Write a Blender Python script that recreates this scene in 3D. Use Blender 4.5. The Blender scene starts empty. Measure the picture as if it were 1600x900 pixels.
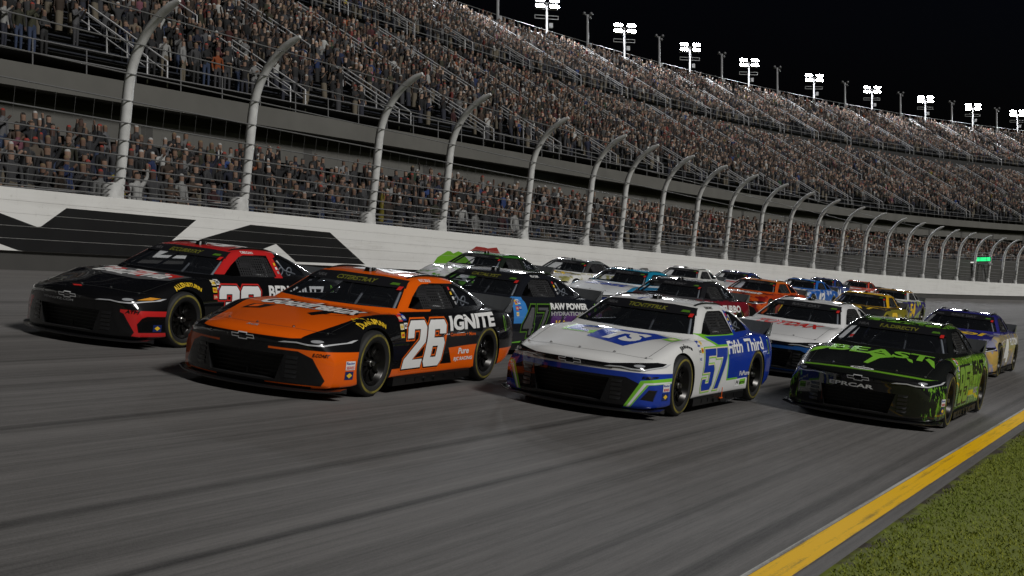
import bpy, bmesh, math, random
import numpy as np
from mathutils import Vector, Matrix
from mathutils.bvhtree import BVHTree

rnd = random.Random(7)
SC = bpy.context.scene
COL = SC.collection

# ------------------------------------------------------------------ camera, sky, sun, exposure
EYE = 1.63                      # eye height above the inner edge line of the track
FPX, HOR = 2000.0, 480.0        # focal length and horizon row in photo pixels (1600 wide)
VIEW = math.atan2(.471, .882)   # angle between the track's direction and the view
cam = bpy.data.cameras.new('camera'); camo = bpy.data.objects.new('camera', cam); COL.objects.link(camo)
cam.sensor_width = 36; cam.lens = 36 * FPX / 1600; cam.clip_end = 3000; cam.clip_start = .1
PITCH = math.atan((HOR - 450) / FPX)
camo.location = (0, 0, EYE)
camo.rotation_euler = (math.pi / 2 + PITCH, 0, VIEW - math.pi / 2)
SC.camera = camo

w = bpy.data.worlds.new('World'); SC.world = w; w.use_nodes = True
wn = w.node_tree.nodes; wl = w.node_tree.links
sky = wn.new('ShaderNodeTexSky'); sky.sky_type = 'NISHITA'; sky.sun_disc = False
SUN_EL, SUN_AZ = math.radians(37), math.radians(-100)     # azimuth from +X (down the track), camera side
sky.sun_elevation = math.radians(-4); sky.sun_rotation = math.pi / 2 - SUN_AZ
bgn = wn['Background']
mixn = wn.new('ShaderNodeMix'); mixn.data_type = 'RGBA'; mixn.blend_type = 'MULTIPLY'; mixn.inputs[0].default_value = 1
mixn.inputs[7].default_value = (.45, .62, 1.0, 1)
wl.new(sky.outputs[0], mixn.inputs[6]); wl.new(mixn.outputs[2], bgn.inputs[0])
bgn.inputs[1].default_value = .15

sun = bpy.data.lights.new('sun', 'SUN'); suno = bpy.data.objects.new('sun', sun); COL.objects.link(suno)
sun.energy = 1.9; sun.angle = math.radians(11); sun.color = (1, .98, .95)
sd = Vector((math.cos(SUN_EL) * math.cos(SUN_AZ), math.cos(SUN_EL) * math.sin(SUN_AZ), math.sin(SUN_EL)))
suno.rotation_euler = sd.to_track_quat('Z', 'Y').to_euler()
FLOOD_W = 10500.0                # each lit floodlight mast

SC.view_settings.view_transform = 'Standard'; SC.view_settings.look = 'None'
SC.view_settings.exposure = 0.14; SC.view_settings.gamma = 1
SC.render.engine = 'CYCLES'
SC.cycles.use_denoising = True
SC.cycles.max_bounces = 6; SC.cycles.diffuse_bounces = 2; SC.cycles.glossy_bounces = 3
SC.cycles.transmission_bounces = 4; SC.cycles.transparent_max_bounces = 8
SC.cycles.sample_clamp_indirect = 4

# ------------------------------------------------------------------ track geometry
S0, RAD = 83.66, 335.25         # straight up to S0, then an arc
BANK = .1254
BA = math.atan(BANK)
T_IN, T_WALL = 2.08, 21.44
WALL_TOP, WALL_H = 2.49 + EYE, 1.695
def zt(t): return EYE - 1.93 + BANK * t
def P(s, t, z=None):
    """point at distance s down the track, t out from the camera side"""
    if s < S0: x, y = s, t
    else:
        th = (s - S0) / RAD; x, y = S0 + (RAD + t) * math.sin(th), -RAD + (RAD + t) * math.cos(th)
    return Vector((x, y, zt(t) if z is None else z))
def theta(s): return max(s - S0, 0) / RAD
def frame(s):
    th = theta(s)
    return Vector((math.cos(th), -math.sin(th), 0)), Vector((math.sin(th), math.cos(th), 0))   # away, outward
CV, SV = math.cos(VIEW), math.sin(VIEW)
def pix(p):
    x, y, z = p[0], p[1], p[2] - EYE
    D = CV * x + SV * y; X = SV * x - CV * y
    return 800 + FPX * X / D, HOR - FPX * z / D, D
def ray(px, py):
    a, b = (px - 800) / FPX, (HOR - py) / FPX
    return Vector((CV + SV * a, SV - CV * a, b))
def s_at_px(px, t, z):
    lo, hi = 3.0, 330.0
    best = None
    for k in range(1200):
        s = lo + (hi - lo) * k / 1200
        q = pix(P(s, t, z))
        if q[2] > 1 and q[0] >= px: return s
    return hi

# ------------------------------------------------------------------ node helper
class X:
    """arithmetic on shader sockets"""
    def __init__(s, nt, v): s.nt, s.v = nt, v
    def op(s, o, *b):
        n = s.nt.nodes.new('ShaderNodeMath'); n.operation = o
        for i, q in enumerate((s,) + b):
            q = q.v if isinstance(q, X) else q
            if isinstance(q, (int, float)): n.inputs[i].default_value = q
            else: s.nt.links.new(q, n.inputs[i])
        return X(s.nt, n.outputs[0])
    def __add__(s, b): return s.op('ADD', b)
    __radd__ = __add__
    def __sub__(s, b): return s.op('SUBTRACT', b)
    def __rsub__(s, b): return (s * -1) + b
    def __mul__(s, b): return s.op('MULTIPLY', b)
    __rmul__ = __mul__
    def __neg__(s): return s * -1
    def abs(s): return s.op('ABSOLUTE')
    def mn(s, *b):
        r = s
        for q in b: r = r.op('MINIMUM', q)
        return r
    def mx(s, *b):
        r = s
        for q in b: r = r.op('MAXIMUM', q)
        return r
    def soft(s, k=160):
        r = (s * k + .5).op('MAXIMUM', 0.0)
        return r.op('MINIMUM', 1.0)
def new_mat(name):
    m = bpy.data.materials.new(name); m.use_nodes = True
    return m, m.node_tree, m.node_tree.nodes['Principled BSDF']
def c4(c): return (c[0], c[1], c[2], 1)
def mixcol(nt, fac, a, b):
    n = nt.nodes.new('ShaderNodeMix'); n.data_type = 'RGBA'
    f = fac.v if isinstance(fac, X) else fac
    if isinstance(f, (int, float)): n.inputs[0].default_value = f
    else: nt.links.new(f, n.inputs[0])
    for i, c in ((6, a), (7, b)):
        if isinstance(c, tuple): n.inputs[i].default_value = c4(c)
        else: nt.links.new(c, n.inputs[i])
    return n.outputs[2]
def coords(nt, kind='Object'):
    t = nt.nodes.new('ShaderNodeTexCoord'); s = nt.nodes.new('ShaderNodeSeparateXYZ')
    nt.links.new(t.outputs[kind], s.inputs[0])
    return [X(nt, s.outputs[i]) for i in range(3)]
def noise(nt, scale, detail=3, vec=None, rough=.5, kind='Object', stretch=None):
    n = nt.nodes.new('ShaderNodeTexNoise'); n.inputs['Scale'].default_value = scale
    n.inputs['Detail'].default_value = detail; n.inputs['Roughness'].default_value = rough
    t = nt.nodes.new('ShaderNodeTexCoord'); src = t.outputs[kind]
    if stretch:
        mp = nt.nodes.new('ShaderNodeMapping'); mp.inputs['Scale'].default_value = stretch
        nt.links.new(src, mp.inputs[0]); src = mp.outputs[0]
    nt.links.new(src, n.inputs['Vector'])
    return X(nt, n.outputs['Fac'])
MATS = {}
def mat(name, col, rough=.5, metal=0., var=0., vscale=8., coat=0., emit=None, estr=0., spec=None, alpha=None, bump=0.):
    if name in MATS: return MATS[name]
    m, nt, b = new_mat(name)
    b.inputs['Roughness'].default_value = rough; b.inputs['Metallic'].default_value = metal
    if coat: b.inputs['Coat Weight'].default_value = coat; b.inputs['Coat Roughness'].default_value = .08
    if spec is not None: b.inputs['Specular IOR Level'].default_value = spec
    if var:
        f = noise(nt, vscale, 4)
        lo = tuple(c * (1 - var) for c in col[:3]); hi = tuple(min(1, c * (1 + var)) for c in col[:3])
        nt.links.new(mixcol(nt, f, lo, hi), b.inputs['Base Color'])
    else: b.inputs['Base Color'].default_value = c4(col)
    if bump:
        bn = nt.nodes.new('ShaderNodeBump'); bn.inputs['Strength'].default_value = bump; bn.inputs['Distance'].default_value = .02
        nt.links.new(noise(nt, vscale * 3, 4).v, bn.inputs['Height']); nt.links.new(bn.outputs[0], b.inputs['Normal'])
    if emit: b.inputs['Emission Color'].default_value = c4(emit); b.inputs['Emission Strength'].default_value = estr
    if alpha is not None: b.inputs['Alpha'].default_value = alpha
    MATS[name] = m
    return m

# ------------------------------------------------------------------ object helpers
def mesh_obj(name, verts, faces, m=None, parent=None, smooth=False):
    me = bpy.data.meshes.new(name); me.from_pydata([tuple(v) for v in verts], [], faces); me.update()
    if m: me.materials.append(m)
    if smooth: me.polygons.foreach_set('use_smooth', [True] * len(me.polygons))
    o = bpy.data.objects.new(name, me); COL.objects.link(o); o.parent = parent
    return o
def data_obj(name, me, parent=None):
    o = bpy.data.objects.new(name, me); COL.objects.link(o); o.parent = parent
    return o
def empty(name, loc=(0, 0, 0)):
    o = bpy.data.objects.new(name, None); COL.objects.link(o); o.location = loc; o.empty_display_size = .3
    return o
def tag(o, label=None, cat=None, group=None, kind=None):
    if label: o['label'] = label
    if cat: o['category'] = cat
    if group: o['group'] = group
    if kind: o['kind'] = kind
    return o
class MB:
    """collects simple shapes into one mesh"""
    def __init__(s): s.v, s.f = [], []
    def box(s, c, d, M=None):
        n = len(s.v)
        for i in (-1, 1):
            for j in (-1, 1):
                for k in (-1, 1):
                    p = Vector((c[0] + i * d[0] / 2, c[1] + j * d[1] / 2, c[2] + k * d[2] / 2))
                    s.v.append(M @ p if M else p)
        for q in ((0, 1, 3, 2), (4, 6, 7, 5), (0, 4, 5, 1), (2, 3, 7, 6), (0, 2, 6, 4), (1, 5, 7, 3)): s.f.append(tuple(n + a for a in q))
        return s
    def tube(s, pts, r, n=8, cap=True):
        pts = [Vector(p) for p in pts]; b0 = len(s.v); prev = None
        rr = r if isinstance(r, (list, tuple)) else [r] * len(pts)
        for i, p in enumerate(pts):
            d = (pts[min(i + 1, len(pts) - 1)] - pts[max(i - 1, 0)]).normalized()
            if prev is None:
                a = Vector((0, 0, 1)) if abs(d.z) < .9 else Vector((1, 0, 0))
                u = d.cross(a).normalized()
            else: u = (prev - d * prev.dot(d)).normalized()
            prev = u; v = d.cross(u)
            for k in range(n):
                an = 2 * math.pi * k / n
                s.v.append(p + (u * math.cos(an) + v * math.sin(an)) * rr[i])
        for i in range(len(pts) - 1):
            for k in range(n):
                a, b = b0 + i * n + k, b0 + i * n + (k + 1) % n
                s.f.append((a, b, b + n, a + n))
        if cap:
            s.f.append(tuple(b0 + k for k in range(n))[::-1]); s.f.append(tuple(b0 + (len(pts) - 1) * n + k for k in range(n)))
        return s
    def lathe(s, prof, n=32, axis='y'):
        b0 = len(s.v); m = len(prof)
        for k in range(n):
            an = 2 * math.pi * k / n; ca, sa = math.cos(an), math.sin(an)
            for (a, r) in prof: s.v.append(Vector((r * ca, a, r * sa)) if axis == 'y' else Vector((r * ca, r * sa, a)))
        for k in range(n):
            for i in range(m - 1):
                a, b = b0 + k * m + i, b0 + ((k + 1) % n) * m + i
                s.f.append((a, a + 1, b + 1, b))
        return s
    def prism(s, poly, h0, h1, f):
        """poly in 2D, f(u, v, h) -> point"""
        n = len(s.v); k = len(poly)
        for h in (h0, h1):
            for (u, v) in poly: s.v.append(Vector(f(u, v, h)))
        s.f.append(tuple(range(n, n + k))[::-1]); s.f.append(tuple(range(n + k, n + 2 * k)))
        for i in range(k): j = (i + 1) % k; s.f.append((n + i, n + j, n + k + j, n + k + i))
        return s
    def build(s, name, m, parent=None, smooth=False):
        o = mesh_obj(name, s.v, s.f, m, parent, smooth)
        bm = bmesh.new(); bm.from_mesh(o.data); bmesh.ops.recalc_face_normals(bm, faces=bm.faces); bm.to_mesh(o.data); bm.free()
        return o
def sharp(o, deg=35):
    me = o.data
    me.polygons.foreach_set('use_smooth', [True] * len(me.polygons))
    me.set_sharp_from_angle(angle=math.radians(deg))
    return o

# ================================================================== ground and track
def frange(a, b, d):
    n = max(1, int(math.ceil((b - a) / d))); return [a + (b - a) * i / n for i in range(n + 1)]
def sheet(name, s0, s1, ds, ts, zf, m, uv=True):
    S = frange(s0, s1, ds); V, F, U = [], [], []
    for s in S:
        for t in ts: V.append(P(s, t, zf(t))); U.append((s, t))
    k = len(ts)
    for i in range(len(S) - 1):
        for j in range(k - 1): a = i * k + j; F.append((a, a + k, a + k + 1, a + 1))
    o = mesh_obj(name, V, F, m, None, True); me = o.data
    l = me.uv_layers.new(name='st'); vi = np.empty(len(me.loops), int); me.loops.foreach_get('vertex_index', vi)
    l.data.foreach_set('uv', np.array(U, float)[vi].ravel())
    bm = bmesh.new(); bm.from_mesh(me); bmesh.ops.recalc_face_normals(bm, faces=bm.faces)
    if sum(f.normal.z for f in bm.faces) < 0: bmesh.ops.reverse_faces(bm, faces=bm.faces)
    bm.to_mesh(me); bm.free()
    return o
def uvnoise(nt, sx, sy, scale=1, detail=4, rough=.55):
    return noise(nt, scale, detail, rough=rough, kind='UV', stretch=(sx, sy, 1))
def asphalt_mat():
    m, nt, b = new_mat('asphalt')
    u, v, _ = coords(nt, 'UV')
    streak = uvnoise(nt, .035, 5.0, 1, 5, .6); streak2 = uvnoise(nt, .09, 1.1, 1, 4); fine = uvnoise(nt, 2.2, 30, 1, 3, .7); patch = uvnoise(nt, .16, .42, 1, 4)
    grit = noise(nt, 70, 3, rough=.75)
    wob = uvnoise(nt, .03, .05, 1, 2)
    thin = uvnoise(nt, .05, 22, 1, 4, .65)
    f = (streak - .5) * 1.5 + (streak2 - .5) * .9 + (fine - .5) * .9 + (thin - .5) * 1.3 + (patch - .5) * .5 + (grit - .5) * 1.3
    g = f * .088 + .132
    for tt, wd, k in ((8.0, .07, .030), (5.78, .09, .036), (4.72, .07, .028), (2.66, .09, .030), (3.3, .05, .012), (6.9, .12, .014), (9.6, .10, .018), (10.9, .07, .016), (12.6, .15, .018), (14.2, .1, .016), (16.0, .2, .014), (7.3, .03, .010), (4.15, .16, .012), (5.2, .3, .010)):
        d = (v + (wob - .5) * .25 - tt).abs()
        mk = ((1 - d * (1 / wd)) * 1.6).mx(0.0).mn(1.0)
        g = g - mk * (uvnoise(nt, .12, 3, 1, 3) * 1.2).mn(1.0) * (k * 2.6)
    # darker racing groove
    g = g - ((1 - (v - 9.0).abs() * (1 / 7.0)).mx(0.0)) * .008
    g = g.mx(.03)
    cmb = nt.nodes.new('ShaderNodeCombineColor')
    for i, k in enumerate((1.035, .99, .955)): nt.links.new((g * k).v, cmb.inputs[i])
    nt.links.new(cmb.outputs[0], b.inputs['Base Color'])
    nt.links.new((grit * .25 + .62).v, b.inputs['Roughness']); b.inputs['Specular IOR Level'].default_value = .22
    bn = nt.nodes.new('ShaderNodeBump'); bn.inputs['Strength'].default_value = .35; bn.inputs['Distance'].default_value = .006
    nt.links.new(grit.v, bn.inputs['Height']); nt.links.new(bn.outputs[0], b.inputs['Normal'])
    return m
def worn_paint(name, col, wear):
    m, nt, b = new_mat(name)
    w1 = uvnoise(nt, .25, 14, 1, 4, .65); w2 = uvnoise(nt, 1.2, 9, 1, 4, .6); w3 = noise(nt, 60, 3)
    f = ((w1 - .5) * 2.2 + (w2 - .5) * 1.6 + (w3 - .5) * .8 + wear).mx(0.0).mn(.85)
    nt.links.new(mixcol(nt, f, col, (.07, .065, .05)), b.inputs['Base Color']); b.inputs['Roughness'].default_value = .75; b.inputs['Specular IOR Level'].default_value = .15
    return m
def grass_mat():
    m, nt, b = new_mat('grass')
    a = noise(nt, .5, 4); c = noise(nt, 6, 4)
    f = (a - .5) * 1.2 + (c - .5) * .8 + .5
    gc = mixcol(nt, f.mx(0.0).mn(1.0), (.13, .165, .012), (.175, .205, .018))
    u, v, _ = coords(nt, 'UV'); ed = ((v - 1.98 + (c - .5) * .5 + (noise(nt, 1.7, 3) - .5) * .5) * 6).mx(0.0).mn(1.0) * ((2.3 - v) * 50).mx(0.0).mn(1.0)
    nt.links.new(mixcol(nt, ed, gc, (.055, .045, .033)), b.inputs['Base Color']); b.inputs['Roughness'].default_value = .9
    return m
M_GRASS = grass_mat()
tag(mesh_obj('ground', [(-1500, -1500, -1.3), (1500, -1500, -1.3), (1500, 1500, -1.3), (-1500, 1500, -1.3)], [(0, 1, 2, 3)], M_GRASS), kind='structure')
zg = lambda t: zt(T_IN) - .012 + .055 * (max(t, -8) - T_IN)
tag(sheet('infield', -25, 330, 4, [-70, -40, -20, -8, -3, -1, 0, .6, 1.2, 1.7, T_IN + .02], zg, M_GRASS), kind='structure')
tag(sheet('race_track', -25, 330, 3, list(np.linspace(T_IN, T_WALL + .3, 13)), zt, asphalt_mat()), kind='structure')
M_YEL = worn_paint('line_yellow', (.95, .55, .010), -.06); M_WHT = worn_paint('line_white', (.50, .50, .48), .25)
tag(sheet('yellow_line', -25, 330, 3, [2.20, 2.40], lambda t: zt(t) + .005, M_YEL), kind='structure')
tag(sheet('white_line', -25, 330, 3, [2.405, 2.435], lambda t: zt(t) + .005, M_WHT), kind='structure')
# grass blades along the edge of the infield
def blades():
    r = np.random.default_rng(3); n = 95000
    s = 4.5 + 40 * r.random(n)**1.7; t = T_IN - .03 - 2.6 * r.random(n)**1.15
    clump = np.sin(s * 9.1 + np.sin(t * 13) * 2) * np.sin(t * 17 + s * 2.3)
    edge = r.random(n) < np.clip((T_IN - t) * 10 - .1 + .3 * np.sin(s * 2.1) * np.sin(s * .7) + .2 * np.sin(s * 11), .05, 1); s, t = s[edge], t[edge]; n = len(s); clump = clump[edge]
    h = (.010 + .013 * r.random(n)) * (1 + .3 * clump); an = r.random(n) * 6.283; wd = .0045 + .004 * r.random(n); lx, ly = r.normal(0, .55, n) * h, r.normal(0, .55, n) * h
    base = np.array([P(a, b, zg(b)) for a, b in zip(s, t)])
    dx = np.stack([np.cos(an) * wd, np.sin(an) * wd, np.zeros(n)], 1)
    tip = base + np.stack([lx, ly, h], 1)
    V = np.concatenate([base - dx, base + dx, tip], 1).reshape(-1, 3)
    me = bpy.data.meshes.new('grass_blades'); me.vertices.add(3 * n); me.vertices.foreach_set('co', V.ravel())
    me.loops.add(3 * n); me.loops.foreach_set('vertex_index', np.arange(3 * n)); me.polygons.add(n); me.polygons.foreach_set('loop_start', np.arange(n) * 3)
    me.update(calc_edges=True)
    ca = me.attributes.new('col', 'FLOAT_COLOR', 'FACE'); g = r.random(n); dry = r.random(n) < .05
    big = .5 + .5 * np.sin(s * .9 + t * 2.1) * np.sin(t * 1.3 - s * .35)
    c = np.stack([.155 + .025 * g + .04 * dry + .06 * big, .205 + .03 * g + .0 * dry + .03 * big, .013 + .006 * g + .02 * dry, np.ones(n)], 1)
    ca.data.foreach_set('color', c.ravel())
    m, nt, b = new_mat('grass_blade'); at = nt.nodes.new('ShaderNodeAttribute'); at.attribute_name = 'col'
    nt.links.new(at.outputs['Color'], b.inputs['Base Color']); b.inputs['Roughness'].default_value = .75
    me.materials.append(m); o = data_obj('grass', me)
    tag(o, 'short green grass along the inner edge of the track', 'grass', kind='stuff')
blades()

# ================================================================== outer wall
def lean(s, o_, h):
    """point at the outer wall: o_ metres outward, h metres up, square to the banking"""
    a, out = frame(s); p = P(s, T_WALL)
    t3 = out * math.cos(BA) + Vector((0, 0, math.sin(BA))); up = -out * math.sin(BA) + Vector((0, 0, math.cos(BA)))
    return p + t3 * o_ + up * h
def sweep(name, prof, s0, s1, ds, m, parent=None, fn=lean, uv=False, closed=True):
    S = frange(s0, s1, ds); V, F, U = [], [], []
    k = len(prof(s0)) if callable(prof) else len(prof)
    for s in S:
        for q in (prof(s) if callable(prof) else prof): V.append(fn(s, *q)); U.append((s, q[1]))
    e = k if closed else k - 1
    for i in range(len(S) - 1):
        for j in range(e): a, b = i * k + j, i * k + (j + 1) % k; F.append((a, b, b + k, a + k))
    if closed: F.append(tuple(range(k))[::-1]); F.append(tuple((len(S) - 1) * k + j for j in range(k)))
    o = mesh_obj(name, V, F, m, parent)
    bm = bmesh.new(); bm.from_mesh(o.data); bmesh.ops.recalc_face_normals(bm, faces=bm.faces); bm.to_mesh(o.data); bm.free()
    return o
def wall_mat():
    m, nt, b = new_mat('wall_white')
    a = noise(nt, .8, 5, rough=.6); st = noise(nt, 1.0, 4, stretch=(.12, 1, 6)); sp = noise(nt, 9, 4, rough=.7)
    sc_ = noise(nt, 1.0, 5, rough=.7, stretch=(.25, 1, 9))
    f = ((a - .45) * .5 + (st - .5) * .7 + (sp - .58).mx(0.0) * 1.6 + (sc_ - .60).mx(0.0) * 3.0).mx(0.0).mn(1.0)
    nt.links.new(mixcol(nt, f, (.84, .835, .81), (.42, .40, .37)), b.inputs['Base Color']); b.inputs['Roughness'].default_value = .5
    return m
M_WALL = wall_mat()
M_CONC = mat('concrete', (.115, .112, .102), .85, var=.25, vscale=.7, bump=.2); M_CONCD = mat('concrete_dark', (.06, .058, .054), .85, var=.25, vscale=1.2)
WS0, WS1 = -10, 300
wall = empty('barrier_wall', P(40, T_WALL)); tag(wall, 'white steel safety barrier with black painted shapes along the outer edge of track', 'wall')
def keep(o, p):
    o.parent = p; o.matrix_parent_inverse = p.matrix_world.inverted() if False else Matrix.Translation(-p.location)
    return o
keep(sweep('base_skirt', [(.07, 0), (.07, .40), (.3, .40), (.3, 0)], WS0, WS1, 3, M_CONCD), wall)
RH0, RH = .405, .258
for k in range(5):
    h0 = RH0 + k * RH; h1 = h0 + RH - .003
    keep(sweep('rail', [(.003, h0), (0, h0 + .003), (0, h1 - .003), (.003, h1), (.20, h1), (.20, h0)], WS0, WS1, 3, M_WALL), wall)
keep(sweep('backing', [(.204, .1), (.204, WALL_H - .03), (.62, WALL_H - .04), (.62, .1)], WS0, WS1, 3, M_CONC), wall)
# painted shapes on the rails
wp0 = lean(30, 0, 0); wn0 = -(frame(30)[1] * math.cos(BA) + Vector((0, 0, math.sin(BA)))); wu0 = lean(30, 0, 1) - wp0
def on_wall(px, py):
    d = ray(px, py); o = Vector((0, 0, EYE)); k = (wp0 - o).dot(wn0) / d.dot(wn0); q = o + d * k
    return q.x, (q - wp0).dot(wu0)
def clip(poly, lo, hi):
    for sg, lim in ((1, lo), (-1, hi)):
        out = []
        for i in range(len(poly)):
            a, b = poly[i - 1], poly[i]; da, db = (a[1] - lim) * sg, (b[1] - lim) * sg
            if (da >= 0) != (db >= 0):
                k = da / (da - db); out.append((a[0] + (b[0] - a[0]) * k, lim))
            if db >= 0: out.append(b)
        poly = out
        if not poly: return []
    return poly
M_WBLK = mat('wall_black', (.012, .012, .013), .45, var=.4, vscale=2); M_WGRN = mat('wall_green', (.16, .42, .02), .5); M_WRED = mat('wall_red', (.32, .03, .025), .5); M_WGRY = mat('wall_grey', (.09, .09, .095), .5)
def wall_mark(pxs, m, label):
    poly = [on_wall(*p) for p in pxs]; V, F = [], []
    for k in range(5):
        h0 = RH0 + k * RH + .0025; h1 = RH0 + (k + 1) * RH - .0050
        q = clip(poly, h0, h1)
        if len(q) < 3: continue
        n = len(V); V += [lean(a, -.004, b) for a, b in q]; F.append(tuple(range(n, n + len(q))))
    o = keep(mesh_obj('painted_mark', V, F, m), wall); o['label'] = label
wall_mark([(-90, 300), (0, 333), (57, 354.5), (63, 354), (103, 325), (306, 343.5), (275, 370), (225, 412), (28, 391), (0, 381), (-90, 345)], M_WBLK, 'large black angular shape')
wall_mark([(318, 372), (391, 351), (515, 363), (570, 413), (462, 409), (431, 381), (405, 391), (388, 402), (250, 398)], M_WBLK, 'black peaked shape')
wall_mark([(676, 413), (683, 402), (699, 392), (704, 392.5), (708, 396), (716, 392.5), (722, 395), (742, 418)], M_WGRN, 'lime green painted patch')
wall_mark([(733, 393), (744, 385), (757, 386.5), (762, 388), (776, 386.5), (781, 396), (786, 408), (770, 406)], M_WRED, 'red painted patch')
wall_mark([(788, 402), (794, 399), (802, 399), (808, 403), (811, 410), (806, 416), (802, 408), (796, 404), (790, 407)], M_WGRY, 'dark grey curved mark')
wall_mark([(994, 422), (1003, 418.5), (1012, 419), (1015, 426), (992, 427)], M_WGRY, 'dark smudge')

# ================================================================== catch fence
M_POST = mat('galvanised', (.60, .60, .59), .5, .0, var=.3, vscale=5); M_CABLE = mat('cable', (.16, .16, .16), .5, .2); M_PED = mat('post_block', (.46, .46, .45), .6, var=.35, vscale=6)
fence = empty('catch_fence', P(40, T_WALL)); tag(fence, 'curved steel catch fence with horizontal cables on top of the outer wall', 'fence')
POST_PX = [180, 378, 577, 689, 817, 913, 967, 1026, 1080, 1131, 1182, 1226, 1269, 1310, 1346, 1380, 1411, 1441, 1467, 1494, 1520, 1543, 1564, 1586, 1607, 1627]
ps = []
def lean_px(px):
    for k in range(3000):
        s = 3 + k * .08
        if pix(lean(s, .35, WALL_H))[0] >= px: return s
POST_S = [lean_px(p) for p in POST_PX]
POST_S = [POST_S[0] - 9.6, POST_S[0] - 4.8] + POST_S + [POST_S[-1] + 6, POST_S[-1] + 12, POST_S[-1] + 18]
def post_path():
    pts = [(.35, WALL_H - .10), (.35, WALL_H + .6), (.35, WALL_H + 1.5), (.35, WALL_H + 2.3)]
    R_, h0 = 2.2, WALL_H + 2.5
    for k in range(0, 11):
        a = math.radians(65) * k / 10; pts.append((.35 - R_ * (1 - math.cos(a)), h0 + R_ * math.sin(a)))
    return pts
PP = post_path()
for s in POST_S:
    mb = MB(); mb.tube([lean(s, *q) for q in PP], [.125] * 4 + [.122 - .003 * k for k in range(10)] + [.05], 8)
    po = sharp(keep(mb.build('post', M_POST, None), fence), 60)
    a, out = frame(s)
    mb = MB()
    Mx = Matrix((a, out, Vector((0, 0, 1)))).transposed().to_4x4(); Mx.translation = lean(s - .16, .36, WALL_H - .05)
    mb.lathe([(0, .01), (0, .27), (.30, .25), (.37, .20), (.38, .01)], 12, 'z')
    mb.v = [Mx @ v for v in mb.v]
    bo = sharp(mb.build('post_block', M_PED, None), 40); bo.parent = po
L_ = [0]
for i in range(1, len(PP)): L_.append(L_[-1] + math.dist(PP[i], PP[i - 1]))
def at_len(l):
    for i in range(1, len(PP)):
        if L_[i] >= l: k = (l - L_[i - 1]) / (L_[i] - L_[i - 1]); return tuple(PP[i - 1][j] + (PP[i][j] - PP[i - 1][j]) * k for j in (0, 1))
    return PP[-1]
for l in (.16, .27, .40, .56, .78, 1.06, 1.40, 1.80, 2.3, 2.9, 3.6, 4.4):
    q = at_len(l); mb = MB(); S = frange(POST_S[0], POST_S[-1], 2.5)
    r_ = .018 if l > .5 else .014
    mb.tube([lean(s, q[0] - .11, q[1]) for s in S], r_, 5)
    keep(mb.build('cable', M_CABLE, None, True), fence)
def wires():
    """light woven wire on the lower part of the fence"""
    mb = MB()
    for i in range(len(POST_S) - 1):
        a, b = POST_S[i], POST_S[i + 1]; n = max(3, int((b - a) / .5)) if a < 70 else 4
        for k in range(1, n):
            s = a + (b - a) * k / n
            mb.tube([lean(s, .24, WALL_H - .02), lean(s, .24, WALL_H + 1.2), lean(s, .24, WALL_H + 2.2)], .003, 3, False)
    o = keep(mb.build('wire_mesh', M_CABLE, None), fence); o['kind'] = 'stuff'
wires()

# ================================================================== grandstand
M_SEATB = mat('bench_alu', (.022, .025, .034), .55, .1, var=.3, vscale=3); M_RAILP = mat('rail_pipe', (.24, .24, .245), .45, .2); M_DECK = mat('deck_concrete', (.03, .03, .03), .9, var=.3, vscale=1.0)
M_STAIR = mat('stair_rail', (.55, .55, .56), .4, .1)
stand = empty('grandstand', P(60, 32, 0)); tag(stand, 'tall grandstand with an upper deck over a lower stand along the outer wall', 'grandstand')
vt = lambda s, t, z: P(s, t, z)
TB, TR = 31.81, 60.2
def zB(s): return EYE + 6.651 + .022 * s
def zR(s): return EYE + 24.443 + .026 * s
def zdeck(s, t): return zB(s) + (zR(s) - zB(s)) * (t - TB) / (TR - TB)
def zlow(t, s=18): return EYE + 1.55 + .34 * (t - 23.2) + .017 * max(s - 18, 0)
GS0, GS1, GDS = 6, 292, 4
ROWS_U = [33.4 + .64 * k for k in range(19)] + [49.64 + .64 * k for k in range(16)]      # tread fronts; walkway between
ROWS_L = [23.4 + .85 * k for k in range(9)]
def stair_profile(rows, zf, first, last):
    def prof(s):
        pts = [(first, zf(s, rows[0]))]
        for i, t in enumerate(rows):
            z0 = zf(s, t)
            nxt = rows[i + 1] if i + 1 < len(rows) else last
            if i: pts.append((t, z0))
            pts.append((nxt, z0))
        return pts
    return prof
zd0 = lambda s, t: zdeck(s, t) - .35
ST = stair_profile(ROWS_U, zd0, TB, TR)
keep(sweep('seating_deck', ST, GS0, GS1, GDS, M_DECK, None, vt, closed=False), stand)
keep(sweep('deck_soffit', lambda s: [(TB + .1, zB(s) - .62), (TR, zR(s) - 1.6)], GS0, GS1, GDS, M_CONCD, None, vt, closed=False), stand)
keep(sweep('lower_seating', stair_profile(ROWS_L, lambda s, t: zlow(t, s), 22.95, 32), GS0, GS1, GDS, M_DECK, None, vt, closed=False), stand)
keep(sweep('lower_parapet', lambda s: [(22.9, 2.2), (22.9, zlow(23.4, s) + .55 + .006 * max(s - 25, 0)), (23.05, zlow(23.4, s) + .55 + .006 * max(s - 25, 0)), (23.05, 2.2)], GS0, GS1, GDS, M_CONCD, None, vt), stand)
keep(sweep('front_beam', lambda s: [(TB - .25, zB(s) + .22), (TB - .25, zB(s) - .52), (TB + .35, zB(s) - .56), (TB + .35, zB(s) + .22)], GS0, GS1, GDS, M_CONC, None, vt), stand)
keep(sweep('under_beam', lambda s: [(TB + .5, zB(s) - .85), (TB + .5, zB(s) - 1.75), (TB + .75, zB(s) - 1.75), (TB + .75, zB(s) - .85)], GS0, GS1, GDS, M_CONC, None, vt), stand)
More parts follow.
